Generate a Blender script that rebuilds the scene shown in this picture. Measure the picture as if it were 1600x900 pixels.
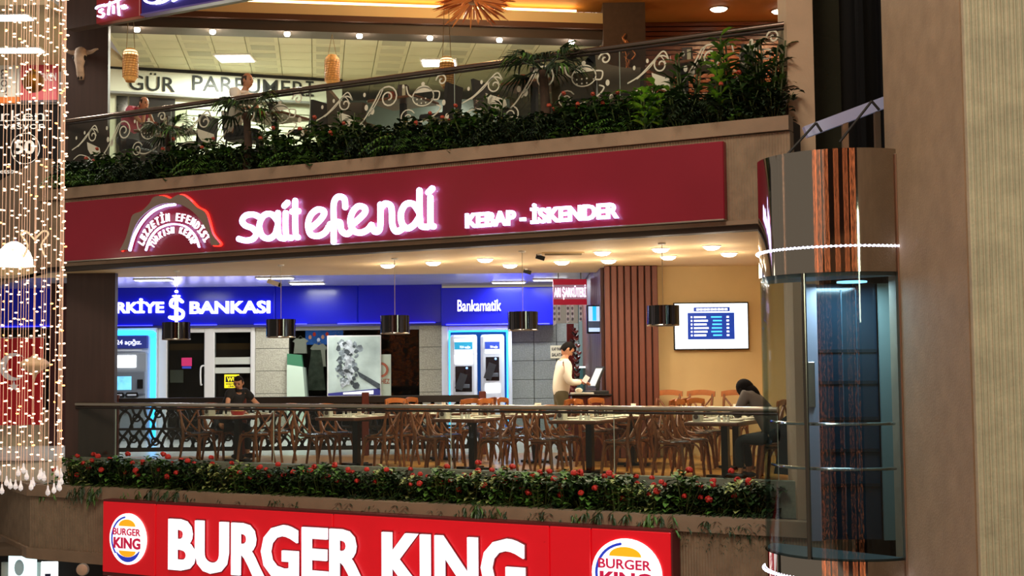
import bpy, bmesh, math, random
from mathutils import Vector, Matrix, Euler
for o in list(bpy.data.objects): bpy.data.objects.remove(o)
random.seed(7)
SC = bpy.context.scene
COL = SC.collection
PI = math.pi
# ------------------------------------------------------------------ camera, world, exposure
F_PX = 2000.0
PITCH = math.atan(120/2000); ROLL = -0.010
EYE = Vector((0, 0, 1.5))
CAMR = Matrix.Rotation(PI/2+PITCH, 3, 'X') @ Matrix.Rotation(ROLL, 3, 'Z')
cam_data = bpy.data.cameras.new('camera'); cam = bpy.data.objects.new('camera', cam_data); COL.objects.link(cam)
cam_data.sensor_width = 36; cam_data.lens = 36*F_PX/1600; cam_data.clip_end = 200
cam.matrix_world = Matrix.Translation(EYE) @ CAMR.to_4x4()
SC.camera = cam
w = bpy.data.worlds.new('world'); SC.world = w; w.use_nodes = True
w.node_tree.nodes['Background'].inputs[0].default_value = (1.0, 0.84, 0.66, 1)
w.node_tree.nodes['Background'].inputs[1].default_value = 0.24
SC.view_settings.view_transform = 'Standard'; SC.view_settings.look = 'None'
SC.view_settings.gamma = 1; SC.view_settings.use_curve_mapping = False
SC.view_settings.exposure = 0.0
def area(name, loc, target, size, energy, col, sy=None):
    l = bpy.data.lights.new(name, 'AREA'); l.energy = energy; l.color = col; l.size = size
    if sy: l.shape = 'RECTANGLE'; l.size_y = sy
    o = bpy.data.objects.new(name, l); COL.objects.link(o); o.location = loc
    o.rotation_euler = (Vector(target)-Vector(loc)).to_track_quat('-Z', 'Y').to_euler()
    return o
area('atrium_ceiling_light', (-3, 6, 13), (-3, 14, 0), 5, 1500, (1, .84, .66))
area('shop_front_light', (6.5, 2.5, 3.2), (5.2, 10.9, 2.5), 2.0, 330, (.9, 1, .72))
# ------------------------------------------------------------------ layout helpers
PHI = math.atan(2000/3800)
D = Vector((math.cos(PHI), -math.sin(PHI), 0)); N = Vector((math.sin(PHI), math.cos(PHI), 0))
def ray(px, py): return CAMR @ Vector(((px-800)/F_PX, (450-py)/F_PX, -1))
_v = ray(1190, 640); C0 = (EYE+_v*(15.6/_v.y)).dot(N)          # glass rail line of the balcony front
def FP(u, n, z): return D*u+N*(C0+n)+Vector((0, 0, z))
def fac(px, py, n):                                              # point seen on the front plane at offset n -> (u, z)
    v = ray(px, py); q = EYE+v*((C0+n-EYE.dot(N))/v.dot(N)); return q.dot(D), q.z
def at(px, py, Y): v = ray(px, py); return EYE+v*(Y/v.y)
def onz(px, py, Z): v = ray(px, py); return EYE+v*((Z-1.5)/v.z)
FROT = -PHI
MF = Matrix.Translation(FP(0, 0, 0)) @ Matrix.Rotation(FROT, 4, 'Z')   # balcony frame (u, n, z)
# ------------------------------------------------------------------ materials
MATS = {}
def lin(c):
    if isinstance(c, str):
        c = [int(c[i:i+2], 16)/255 for i in (0, 2, 4)]
        c = [x/12.92 if x <= .04045 else ((x+.055)/1.055)**2.4 for x in c]
    return (c[0], c[1], c[2], 1)
def M(name, col='808080', rough=.6, metal=0, em=0, noise=None, bump=None, emcol=None, spec=.5, wave=None, samp=True, trans=0):
    if name in MATS: return MATS[name]
    m = bpy.data.materials.new(name); m.use_nodes = True; nt = m.node_tree; b = nt.nodes['Principled BSDF']
    c = lin(col)
    b.inputs['Base Color'].default_value = c; b.inputs['Roughness'].default_value = rough
    b.inputs['Metallic'].default_value = metal; b.inputs['Specular IOR Level'].default_value = spec
    if trans: b.inputs['Transmission Weight'].default_value = trans
    if em:
        b.inputs['Emission Color'].default_value = lin(emcol) if emcol else c
        b.inputs['Emission Strength'].default_value = em
        if not samp: m.cycles.emission_sampling = 'NONE'
    tc = None
    if noise or bump or wave: tc = nt.nodes.new('ShaderNodeTexCoord')
    if noise:
        sc, amt = noise[0], noise[1]
        tx = nt.nodes.new('ShaderNodeTexNoise'); tx.inputs['Scale'].default_value = sc; tx.inputs['Detail'].default_value = 5
        src = tc.outputs['Object']
        if len(noise) > 2:
            mp = nt.nodes.new('ShaderNodeMapping'); mp.inputs['Scale'].default_value = noise[2]
            nt.links.new(src, mp.inputs[0]); src = mp.outputs[0]
        nt.links.new(src, tx.inputs['Vector'])
        r = nt.nodes.new('ShaderNodeValToRGB')
        r.color_ramp.elements[0].position = .3; r.color_ramp.elements[1].position = .7
        r.color_ramp.elements[0].color = [x*(1-amt) for x in c[:3]]+[1]
        r.color_ramp.elements[1].color = [min(1, x*(1+amt)) for x in c[:3]]+[1]
        nt.links.new(tx.outputs['Fac'], r.inputs[0]); nt.links.new(r.outputs[0], b.inputs['Base Color'])
    h = None
    if wave:                                                      # vertical cast ribs
        wv = nt.nodes.new('ShaderNodeTexWave'); wv.inputs['Scale'].default_value = wave[0]; wv.bands_direction = 'X'
        wv.inputs['Distortion'].default_value = .6
        mp = nt.nodes.new('ShaderNodeMapping'); mp.inputs['Scale'].default_value = (1, 1, .02)
        nt.links.new(tc.outputs['Object'], mp.inputs[0]); nt.links.new(mp.outputs[0], wv.inputs['Vector'])
        bp = nt.nodes.new('ShaderNodeBump'); bp.inputs['Strength'].default_value = wave[1]; bp.inputs['Distance'].default_value = .02
        nt.links.new(wv.outputs['Fac'], bp.inputs['Height']); nt.links.new(bp.outputs[0], b.inputs['Normal']); h = bp
    if bump:
        tx = nt.nodes.new('ShaderNodeTexNoise'); tx.inputs['Scale'].default_value = bump[0]; tx.inputs['Detail'].default_value = 6
        nt.links.new(tc.outputs['Object'], tx.inputs['Vector'])
        bp = nt.nodes.new('ShaderNodeBump'); bp.inputs['Strength'].default_value = bump[1]; bp.inputs['Distance'].default_value = .02
        nt.links.new(tx.outputs['Fac'], bp.inputs['Height'])
        if h: nt.links.new(h.outputs[0], bp.inputs['Normal'])
        nt.links.new(bp.outputs[0], b.inputs['Normal'])
    MATS[name] = m; return m
def glass(name, tint=(.93, .97, .95), refl=.06, rough=.02, ior=1.45):
    if name in MATS: return MATS[name]
    m = bpy.data.materials.new(name); m.use_nodes = True; nt = m.node_tree
    nt.nodes.remove(nt.nodes['Principled BSDF']); out = nt.nodes['Material Output']
    if ior == 0:
        flat = refl
    t = nt.nodes.new('ShaderNodeBsdfTransparent'); t.inputs[0].default_value = (*tint, 1)
    g = nt.nodes.new('ShaderNodeBsdfGlossy'); g.inputs['Roughness'].default_value = rough
    mx = nt.nodes.new('ShaderNodeMixShader'); fr = nt.nodes.new('ShaderNodeFresnel'); fr.inputs[0].default_value = ior
    ad = nt.nodes.new('ShaderNodeMath'); ad.operation = 'MULTIPLY_ADD'; ad.inputs[1].default_value = 1; ad.inputs[2].default_value = refl-.03
    nt.links.new(fr.outputs[0], ad.inputs[0])
    if ior == 0: mx.inputs[0].default_value = refl
    else: nt.links.new(ad.outputs[0], mx.inputs[0])
    nt.links.new(t.outputs[0], mx.inputs[1]); nt.links.new(g.outputs[0], mx.inputs[2]); nt.links.new(mx.outputs[0], out.inputs[0])
    MATS[name] = m; return m
# ------------------------------------------------------------------ mesh builder
class MB:
    def __init__(s): s.v = []; s.f = []; s.mi = []; s.cur = 0
    def add(s, vs, fs):
        k = len(s.v); s.v += [tuple(v) for v in vs]; s.f += [tuple(i+k for i in f) for f in fs]; s.mi += [s.cur]*len(fs); return s
    def m(s, i): s.cur = i; return s
    def box(s, c, d, rot=None, taper=1):
        h = [x/2 for x in d]; vs = []
        for z in (-1, 1):
            t = taper if z > 0 else 1
            for x, y in ((-1, -1), (1, -1), (1, 1), (-1, 1)):
                p = Vector((x*h[0]*t, y*h[1]*t, z*h[2]))
                if rot: p = rot @ p
                vs.append(p+Vector(c))
        return s.add(vs, [(3, 2, 1, 0), (4, 5, 6, 7), (0, 1, 5, 4), (1, 2, 6, 5), (2, 3, 7, 6), (3, 0, 4, 7)])
    def bb(s, a, b): return s.box([(a[i]+b[i])/2 for i in range(3)], [abs(b[i]-a[i]) for i in range(3)])
    def rbox(s, a, b, r=.01):                                     # box with chamfered edges
        x0, y0, z0 = a; x1, y1, z1 = b; r = min(r, (x1-x0)/2.2, (y1-y0)/2.2, (z1-z0)/2.2)
        def ring(z, i): return [(x0+i+r, y0+i, z), (x1-i-r, y0+i, z), (x1-i, y0+i+r, z), (x1-i, y1-i-r, z), (x1-i-r, y1-i, z), (x0+i+r, y1-i, z), (x0+i, y1-i-r, z), (x0+i, y0+i+r, z)]
        q = r*.8
        rs = [ring(z0, q*.5), ring(z0+q, 0), ring(z1-q, 0), ring(z1, q*.5)]
        fs = []
        for k in range(3):
            for i in range(8): fs.append((k*8+i, k*8+(i+1) % 8, k*8+8+(i+1) % 8, k*8+8+i))
        fs += [tuple(range(7, -1, -1)), tuple(range(24, 32))]
        return s.add(sum(rs, []), fs)
    def tube(s, path, r, n=8, closed=False, cap=True):
        P = [Vector(p) for p in path]; R = r if isinstance(r, (list, tuple)) else [r]*len(P)
        vs = []; L = len(P); up = None
        for i, p in enumerate(P):
            a = P[i-1] if (i > 0 or closed) else P[i]; b = P[(i+1) % L] if (i < L-1 or closed) else P[i]
            t = (b-a)
            t = t.normalized() if t.length > 1e-9 else Vector((0, 0, 1))
            if up is None: up = t.orthogonal().normalized()
            else:
                up = (up-t*up.dot(t)); up = up.normalized() if up.length > 1e-6 else t.orthogonal().normalized()
            q = t.cross(up)
            for k in range(n):
                a_ = 2*PI*k/n; vs.append(p+(up*math.cos(a_)+q*math.sin(a_))*R[i])
        fs = []
        for i in range(L if closed else L-1):
            for k in range(n):
                j = (i+1) % L; fs.append((i*n+k, i*n+(k+1) % n, j*n+(k+1) % n, j*n+k))
        if cap and not closed: fs += [tuple(range(n-1, -1, -1)), tuple(range((L-1)*n, L*n))]
        return s.add(vs, fs)
    def lathe(s, prof, c=(0, 0, 0), n=20, a0=0, a1=2*PI):
        full = abs(a1-a0-2*PI) < 1e-6; m = n if full else n+1; vs = []
        for r, z in prof:
            for k in range(m):
                a = a0+(a1-a0)*k/n; vs.append((c[0]+r*math.cos(a), c[1]+r*math.sin(a), c[2]+z))
        fs = []
        for i in range(len(prof)-1):
            for k in range(n):
                k2 = (k+1) % m; fs.append((i*m+k, i*m+k2, (i+1)*m+k2, (i+1)*m+k))
        return s.add(vs, fs)
    def ball(s, c, r, n=10, m=7, sq=(1, 1, 1)):
        prof = [(max(1e-4, math.sin(PI*i/m)), -math.cos(PI*i/m)) for i in range(m+1)]
        k = len(s.v); s.lathe(prof, n=n)
        rr = r if isinstance(r, (tuple, list)) else (r*sq[0], r*sq[1], r*sq[2])
        for i in range(k, len(s.v)): v = s.v[i]; s.v[i] = (c[0]+v[0]*rr[0], c[1]+v[1]*rr[1], c[2]+v[2]*rr[2])
        return s
    def prism(s, poly, y0, y1, mp=None):                          # poly in (x,z) extruded along y
        n = len(poly); mp = mp or (lambda x, y, z: (x, y, z))
        vs = [mp(x, y0, z) for x, z in poly]+[mp(x, y1, z) for x, z in poly]
        fs = [tuple(range(n)), tuple(range(2*n-1, n-1, -1))]+[(i, i+n, (i+1) % n+n, (i+1) % n) for i in range(n)]
        return s.add(vs, fs)
    def ribbon(s, pts, wd, y0, y1, taper=False):                  # stroke in the xz plane with round ends
        P = [Vector((p[0], p[1])) for p in pts]; n = len(P); Lf = []; Rt = []
        for i in range(n):
            t = (P[min(i+1, n-1)]-P[max(i-1, 0)]); t = t.normalized() if t.length > 1e-9 else Vector((1, 0)); q = Vector((-t.y, t.x))
            ww = wd/2*(1-.85*abs(2*i/(n-1)-1)**2 if taper else 1)
            Lf.append(P[i]+q*ww); Rt.append(P[i]-q*ww)
        k = len(Lf)
        vs = [(p.x, y0, p.y) for p in Lf+Rt]+[(p.x, y1, p.y) for p in Lf+Rt]
        fs = []
        for i in range(k-1):
            fs += [(i, k+i, k+i+1, i+1), (2*k+i, 2*k+i+1, 3*k+i+1, 3*k+i), (i, i+1, 2*k+i+1, 2*k+i), (k+i, 3*k+i, 3*k+i+1, k+i+1)]
        fs += [(0, 2*k, 3*k, k), (k-1, 2*k-1, 4*k-1, 3*k-1)]
        s.add(vs, fs)
        if not taper:
            for c in (P[0], P[-1]): s.prism([(c.x+wd/2*math.cos(a*PI/6), c.y+wd/2*math.sin(a*PI/6)) for a in range(12)], y0, y1)
        return s
    def xf(s, mat, k=0):
        for i in range(k, len(s.v)): s.v[i] = tuple(mat @ Vector(s.v[i]))
        return s
    def mesh(s, name, mats):
        me = bpy.data.meshes.new(name); me.from_pydata(s.v, [], s.f)
        for m in (mats if isinstance(mats, (list, tuple)) else [mats]): me.materials.append(m)
        if any(s.mi): me.polygons.foreach_set('material_index', s.mi)
        bm = bmesh.new(); bm.from_mesh(me); bmesh.ops.recalc_face_normals(bm, faces=bm.faces); bm.to_mesh(me); bm.free()
        return me
    def build(s, name, mats, parent=None, smooth=False, mat=None):
        return link(name, s.mesh(name, mats), parent, smooth, mat)
def link(name, me, parent=None, smooth=False, mat=None):
    if smooth:
        for p in me.polygons: p.use_smooth = True
        if smooth != 'all':
            try: me.set_sharp_from_angle(angle=math.radians(40))
            except Exception: pass
    o = bpy.data.objects.new(name, me); COL.objects.link(o)
    if parent: o.parent = parent
    if mat is not None: o.matrix_local = mat
    return o
def tag(o, label, cat, group=None):
    o['label'] = label; o['category'] = cat
    if group: o['group'] = group
    return o
def struct(o): o['kind'] = 'structure'; return o
def thing(name, label, cat, loc=(0, 0, 0), rotz=0, group=None, mat=None):
    o = bpy.data.objects.new(name, None); COL.objects.link(o); o.empty_display_size = .1
    if mat is not None: o.matrix_world = mat
    else: o.location = loc; o.rotation_euler = (0, 0, rotz)
    return tag(o, label, cat, group)
def kids(o): return [c for c in bpy.data.objects if c.parent == o]
def dup(o, loc=None, rotz=None, label=None, group=None, scale=None, _ch=None):
    r = o.copy(); COL.objects.link(r)
    if loc is not None: r.location = loc
    if rotz is not None: r.rotation_euler = (0, 0, rotz)
    if label: r['label'] = label
    if group: r['group'] = group
    if scale: r.scale = (scale,)*3 if not isinstance(scale, tuple) else scale
    for ch in kids(o):
        c = ch.copy(); COL.objects.link(c); c.parent = r
        for g in kids(ch): e = g.copy(); COL.objects.link(e); e.parent = c
    return r
def smooth_path(pts, k=6, closed=False):
    P = [Vector(p) for p in pts]; out = []; n = len(P)
    for i in range(n if closed else n-1):
        if closed: a, b, c, d = P[(i-1) % n], P[i], P[(i+1) % n], P[(i+2) % n]
        else: a, b, c, d = P[max(i-1, 0)], P[i], P[i+1], P[min(i+2, n-1)]
        for j in range(k):
            t = j/k; out.append(.5*((2*b)+(c-a)*t+(2*a-5*b+4*c-d)*t*t+(3*b-a-3*c+d)*t**3))
    if not closed: out.append(P[-1])
    return out
# ---- lettering (built-in font -> mesh); mesh lies in local xz, front towards -y
def glyph_mesh(txt, extrude=.02, bold=0.0, res=3):
    cu = bpy.data.curves.new('t', 'FONT'); cu.body = txt; cu.size = 1; cu.extrude = extrude; cu.offset = bold; cu.resolution_u = res
    ob = bpy.data.objects.new('t', cu); COL.objects.link(ob)
    bpy.context.view_layer.update()
    me = bpy.data.meshes.new_from_object(ob.evaluated_get(bpy.context.evaluated_depsgraph_get()))
    bpy.data.objects.remove(ob); bpy.data.curves.remove(cu)
    me.transform(Matrix.Rotation(PI/2, 4, 'X')); return me
def bounds(me):
    xs = [v.co.x for v in me.vertices]; zs = [v.co.z for v in me.vertices]
    return min(xs), max(xs), min(zs), max(zs)
def text_fit(name, txt, x0, x1, z0, z1, y, mat, parent, extrude=.02, bold=0, res=3, keep=False):
    me = glyph_mesh(txt, .5, bold, res); a, b, c, d = bounds(me)
    sx = (x1-x0)/(b-a); sz = (z1-z0)/(d-c)
    if keep: sz = sx
    me.transform(Matrix.Translation((x0, y, z0)) @ Matrix.Diagonal((sx, extrude, sz, 1)) @ Matrix.Translation((-a, 0, -c)))
    me.materials.append(mat); return link(name, me, parent)
_adv = {}
def letters(txt, x0, x1, z0, z1, y, mat, parent, extrude=.03, bold=0, res=3, name='letter', capref='H'):
    def right(t):
        if t not in _adv: _adv[t] = bounds(glyph_mesh(t, .01, 0, 2))
        return _adv[t]
    full = glyph_mesh(txt, .01, bold, 2); a, b, _, _ = bounds(full); sx = (x1-x0)/(b-a)
    cb = bounds(glyph_mesh(capref, .01, bold, 2)); sz = (z1-z0)/(cb[3]-cb[2])
    bar = right('|')[1]; out = []
    for i, ch in enumerate(txt):
        if ch == ' ': continue
        off = 0 if i == 0 else right(txt[:i]+'|')[1]-bar
        me = glyph_mesh(ch, .5, bold, res)
        me.transform(Matrix.Translation((x0, y, z0)) @ Matrix.Diagonal((sx, extrude, sz, 1)) @ Matrix.Translation((off-a, 0, -cb[2])))
        me.materials.append(mat); out.append(link(name, me, parent))
    return out
# ------------------------------------------------------------------ shared materials
concrete = M('concrete_ribbed', '887560', .85, noise=(6, .16), bump=(30, .25), wave=(9, .5))
concrete_s = M('concrete_smooth', '85705c', .8, noise=(3, .12), bump=(60, .12))
pier_m = M('concrete_pier', 'b29a80', .8, noise=(2, .08), bump=(50, .1))
cream = M('cream_plaster', 'dcc295', .75, noise=(1.5, .04))
wallyel = M('ochre_wall_paint', 'd6bd88', .7, noise=(1.2, .06))
dkbrown = M('dark_brown_panel', '3a2823', .55, noise=(14, .18, (1, 1, .06)))
slatwood = M('red_brown_slat', '6b3a2a', .5, noise=(9, .2, (1, 1, .08)))
darkchan = M('dark_channel', '3a3028', .6)
chrome = M('chrome', 'd8d4cc', .09, 1)
steel = M('brushed_steel', 'b8b0a4', .28, 1)
soil = M('planter_soil', '1c140e', .95, noise=(30, .4))
white_p = M('white_paint', 'e6e4de', .5)
grey_p = M('grey_paint', '8b8d8c', .5)
black_p = M('black_gloss', '0b0b0c', .2)
black_m = M('black_matte', '101010', .7)
alum = M('white_aluminium', 'dcd8d0', .35, .2)
lampw = M('lamp_white', 'ffffff', .4, em=14, emcol='fff2d8', samp=False)
tubew = M('tube_light_white', 'ffffff', .4, em=9, emcol='fdffff', samp=False)
letw = M('letter_glow_white', 'ffffff', .4, em=6.0, emcol='b8b4ff'); lets = M('letter_soft_white', 'ffffff', .4, em=1.6, emcol='eceaff')
floorwood = M('polished_wood_floor', 'b9803c', .3, noise=(5, .2, (1, .15, 1)))
tilewhite = M('pale_floor_tile', 'cfcabd', .25, noise=(2, .06))
stone = M('speckled_stone', 'a5a08c', .6, noise=(45, .28))
stonegrey = M('grey_speckled_stone', '808580', .55, noise=(45, .22))
glass_rail = glass('rail_glass', (.82, .88, .86), .03, .02, 0)
glass_up = glass('smoked_rail_glass', (.74, .76, .72), .04, .02, 0)
glass_door = glass('door_glass', (.6, .62, .6), .01, .02, 0)
UL, UR = fac(62, 400, -.55)[0], fac(1234, 200, -.55)[0]
ULOW = fac(47, 780, -.55)[0]
def fbox(name, parts, mat, parent=None):
    m = MB()
    for a, b in parts: m.bb(a, b)
    o = m.build(name, mat, parent)
    if parent is None: o.matrix_world = MF; struct(o)
    return o
# ------------------------------------------------------------------ balcony fronts
wu = fbox('wall_parapet_upper', [((UL, -.55, 3.17), (UR, -.38, 4.2))], concrete)
fbox('coping', [((UL, -.60, 4.21), (UR, -.40, 4.38))], concrete_s, wu)
fbox('drip_edge', [((UL, -.61, 3.13), (UR, -.36, 3.18))], concrete_s, wu)
fbox('metal_channel', [((UL, -.545, 3.065), (UR, -.36, 3.13))], darkchan, wu)  # dark metal channel under the drip edge
fbox('planter_soil', [((UL, -.40, 4.0), (UR, -.06, 4.34))], soil, wu)
fbox('glass_curb', [((UL, -.06, 4.1), (UR, .08, 4.78))], grey_p, wu)
wm = fbox('wall_parapet_lower', [((ULOW, -.55, -1.34), (UR+.6, -.38, -.52))], concrete)
fbox('coping', [((ULOW, -.60, -.51), (UR+.6, -.40, -.33))], concrete_s, wm)
fbox('drip_edge', [((ULOW, -.60, -1.5), (UR+.6, -.36, -1.33))], concrete_s, wm)
fbox('planter_soil', [((ULOW, -.40, -.75), (UR+.3, -.06, -.36))], soil, wm)
fbox('glass_curb', [((fac(118, 720, 0)[0], -.06, -.6), (UR+.3, .08, .08))], M('grey_green_stone', '6f7668', .5, noise=(20, .15)), wm)
# third level front that carries the two small signs
w3 = fbox('wall_fascia_third', [((fac(100, 20, -.55)[0], -.5, 6.98), (UR, -.3, 9.2))], dkbrown)
# left return of the balcony fronts (the atrium edge turns away)
AU, AM = FP(UL, -.55, 0), FP(ULOW, -.55, 0)
rot_l = math.radians(180-56)
def leftwall(name, A, z0, z1, mat, th=.2, L=4.5, ins=0):
    dr = Vector((math.cos(rot_l), math.sin(rot_l), 0)); m = MB().bb((0, ins-th, z0), (L, ins, z1))
    o = m.build(name, mat); o.matrix_world = Matrix.Translation((A.x, A.y, 0)) @ Matrix.Rotation(rot_l, 4, 'Z'); return struct(o)
leftwall('wall_return_upper', AU, 3.07, 4.92, concrete_s)
leftwall('wall_return_lower', AM, -1.34, -.52, concrete)
leftwall('trim_1', AM, -.51, -.33, concrete_s, ins=.05, th=.25)
leftwall('trim_2', AM, -1.5, -1.33, concrete_s, ins=.05, th=.25)
# ------------------------------------------------------------------ floors and ceilings
def slab(name, poly, z0, z1, mat, parent=None):
    m = MB(); n = len(poly)
    m.add([(x, y, z0) for x, y in poly]+[(x, y, z1) for x, y in poly], [tuple(range(n)), tuple(range(2*n-1, n-1, -1))]+[(i, (i+1) % n, (i+1) % n+n, i+n) for i in range(n)])
    o = m.build(name, mat, parent)
    return o if parent else struct(o)
YC = onz(600, 429, 3.07).y            # back edge of the restaurant ceiling
YCOL = onz(985, 415, 3.07).y          # slatted column
YTV = onz(1100, 416, 3.07).y          # wall with the television
PX0, PX1 = at(1231, 120, 15.25).x, at(1272, 120, 15.25).x
YB = 27.0                             # bank front
xy = lambda v: (v.x, v.y)
XSIDE = at(945, 520, YCOL).x
p0, p1 = FP(UL, .08, 0), FP(UR+.05, .08, 0)
p0r = FP(fac(104, 720, .08)[0], .08, 0)
slab('floor_left', [xy(p0), xy(p0r), (at(104, 560, YC).x, YC), (-15, YC), (-15, 22.6)], -.35, -.001, tilewhite)
slab('floor_restaurant', [xy(p0r), xy(p1), (PX1, 16.0), (6.5, 16.0), (6.5, YTV+.1), (XSIDE+.2, YTV+.1), (XSIDE, YC), (at(104, 560, YC).x, YC)], -.35, 0, floorwood)
slab('floor_corridor', [(-15, YC), (XSIDE, YC), (XSIDE+.2, YTV+.1), (6.5, YTV+.1), (6.5, YB+.4), (-15, YB+.4)], -.35, 0, tilewhite)
q0, q1 = FP(UL, -.37, 0), FP(UR+.05, -.37, 0)
slab('ceiling_restaurant', [xy(q0), xy(q1), (PX1, 16.0), (5.2, 16.0), (5.2, YTV+.1), (XSIDE, YTV+.1), (XSIDE, YC), (-9.6, YC)], 3.07, 3.3, cream)
slab('ceiling_corridor', [(-15, YC+.01), (XSIDE+2, YC+.01), (XSIDE+2, YB+.4), (-15, YB+.4)], 3.2, 3.34, M('corridor_ceiling', 'b9bcc6', .25, metal=.3, noise=(1.5, .1)))
slab('floor_upper', [xy(FP(UL, .08, 0)), xy(FP(UR+.05, .08, 0)), (PX1, 16.0), (6.5, 16.0), (6.5, 31), (-15, 31), (-15, 23.5), (-9.8, 23.5)], 4.36, 4.7, M('upper_floor_tile', '7d6a52', .4))
# right end pier, lift shaft and big concrete pillar
XP = .36*10.9
PX0, PX1 = at(1231, 120, 15.25).x, at(1272, 120, 15.25).x
struct(MB().bb((PX0, 15.25, -6), (PX1, 15.75, 11)).build('wall_pier', pier_m))
struct(MB().bb((PX1, 15.62, -6), (at(1313, 100, 15.62).x, 15.9, 11)).build('wall_shaft_glass', M('dark_olive_glass', '23241c', .12, noise=(.6, .25))))
struct(MB().bb((at(1313, 100, 15.7).x, 15.7, -6), (5.4, 15.9, 11)).build('wall_shaft_back', M('shaft_black', '07080a', .35)))
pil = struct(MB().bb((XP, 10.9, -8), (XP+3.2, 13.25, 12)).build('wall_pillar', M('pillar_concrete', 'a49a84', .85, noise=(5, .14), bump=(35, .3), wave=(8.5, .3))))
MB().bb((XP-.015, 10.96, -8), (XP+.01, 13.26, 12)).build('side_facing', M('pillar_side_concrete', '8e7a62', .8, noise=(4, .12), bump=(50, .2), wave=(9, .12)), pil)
m = MB()
for i in range(26):
    x = XP+.05+i*.055
    m.prism([(x, -8), (x+.012, -8), (x+.012, 12), (x, 12)], 10.892, 10.905)
o = m.build('cast_rib', MATS['pillar_concrete'], pil); o['kind'] = 'stuff'
# opposite side of the atrium, behind the viewer (seen in the chrome)
for nm, a, b, mt in (('wall_opposite_parapet_mid', (-14, -9.4, 3.6), (14, -9, 4.9), concrete), ('wall_opposite_parapet_upper', (-14, -9.4, 8.2), (14, -9, 9.6), concrete), ('wall_opposite_shops', (-14, -14.2, -5), (14, -14, 12), dkbrown)): struct(MB().bb(a, b).build(nm, mt))
# ------------------------------------------------------------------ mid level walls
PL0, PL1 = at(103, 560, 20.95).x, at(179, 560, 20.95).x
struct(MB().bb((PL0, 20.95, 0), (PL1, 21.1, 3.07)).build('wall_pillar_mid', dkbrown))
PU0, PU1 = at(96, 90, 21.2).x, at(169, 90, 21.2).x
struct(MB().bb((PU0, 21.2, 4.7), (PU1, 21.32, 9)).build('wall_pillar_upper', dkbrown))
struct(MB().bb((XSIDE+.1, YTV, 0), (5.2, YTV+.1, 3.07)).build('wall_television', wallyel))
struct(MB().bb((5.1, 16, 0), (5.2, YTV, 3.07)).build('wall_right', wallyel))
# slatted column: front and side slats, each its own piece
colm = struct(MB().bb((XSIDE+.03, YCOL+.03, 0), (at(1029, 520, YCOL).x, YCOL+.35, 3.07)).build('wall_slat_column', M('slat_backing', '2c1712', .7)))
x1 = at(1030, 520, YCOL).x; wd = (x1-XSIDE)/8
sm = MB().rbox((0, -.03, .0), (wd-.02, .03, 3.06), .012).mesh('slat', slatwood)
for i in range(8): link('slat', sm, colm, mat=Matrix.Translation((XSIDE+i*wd+.005, YCOL, 0.005)))
sidew = struct(MB().bb((XSIDE+.03, YCOL+.36, 0), (XSIDE+.13, 26.2, 3.3)).build('wall_slat_side', MATS['slat_backing']))
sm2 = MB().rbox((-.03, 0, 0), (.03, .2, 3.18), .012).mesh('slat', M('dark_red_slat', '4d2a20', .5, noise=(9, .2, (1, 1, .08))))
for i in range(24): link('slat', sm2, sidew, mat=Matrix.Translation((XSIDE, YCOL+.42+i*.235, 0.005)))
# ------------------------------------------------------------------ bank front
def bx(px): return at(px, 560, YB).x
def bz(py, px=480): return at(px, py, YB).z
bw = struct(MB().bb((-15, YB+.25, 0), (bx(690), YB+.4, 3.2)).build('wall_bank', M('dark_interior', '1b1714', .8)))
ZF0, ZF1 = bz(509), bz(447)
blue = M('blue_acrylic', '10148c', .18, spec=.25, em=.18, emcol='1a22b0', noise=(.5, .2))
fs = thing('bank_sign', 'long blue illuminated bank fascia with white lettering and emblem', 'sign', (0, YB, ZF0))
Z = ZF1-ZF0
for a, b in ((-15, bx(431)), (bx(431)+.01, bx(560)), (bx(560)+.01, bx(691))):
    MB().rbox((a, -.12, .03), (b, .2, Z), .02).build('panel', blue, fs)
MB().bb((-15, -.16, -.02), (bx(691), .2, .03)).build('bottom_trim', M('blue_trim', '1a1a60', .4), fs)
for k, px in enumerate((40, 200, 300, 440, 570, 640)):
    x = bx(px); MB().rbox((x-.55, -.15, .028), (x+.55, -.12, .042), .004).build('edge_light', M('blue_led', '2020ff', .4, em=9, emcol='2a2cff'), fs)
ty = -.15
E_ = 1.0
letters('TÜRKİYE', bx(147), bx(258.5), bz(487)-ZF0, bz(470)-ZF0, ty, letw, fs, .05, .028)
letters('BANKASI', bx(299), bx(424), bz(489)-ZF0, bz(470)-ZF0, ty, letw, fs, .05, .028)
em = MB(); xx = lambda p: bx(p); zz = lambda p: bz(p)-ZF0
S_ = smooth_path([(xx(287), zz(470)), (xx(280), zz(465)), (xx(271), zz(468)), (xx(270), zz(476)), (xx(280), zz(481)), (xx(288), zz(486)), (xx(287), zz(494)), (xx(278), zz(497)), (xx(268), zz(494))])
em.ribbon(S_, .065, ty-.02, ty+.02)
em.ribbon([(xx(278), zz(462)), (xx(278), zz(493))], .07, ty-.03, ty+.02)
em.ribbon([(xx(273), zz(461)), (xx(283), zz(461))], .03, ty-.03, ty+.02); em.ribbon([(xx(272), zz(493)), (xx(284), zz(493))], .03, ty-.03, ty+.02)
em.ribbon([(xx(278), zz(454)), (xx(278.2), zz(454.3))], .06, ty-.03, ty+.02); em.ribbon([(xx(278), zz(501)), (xx(280), zz(505))], .05, ty-.03, ty+.02)
em.build('emblem', letw, fs)
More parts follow.
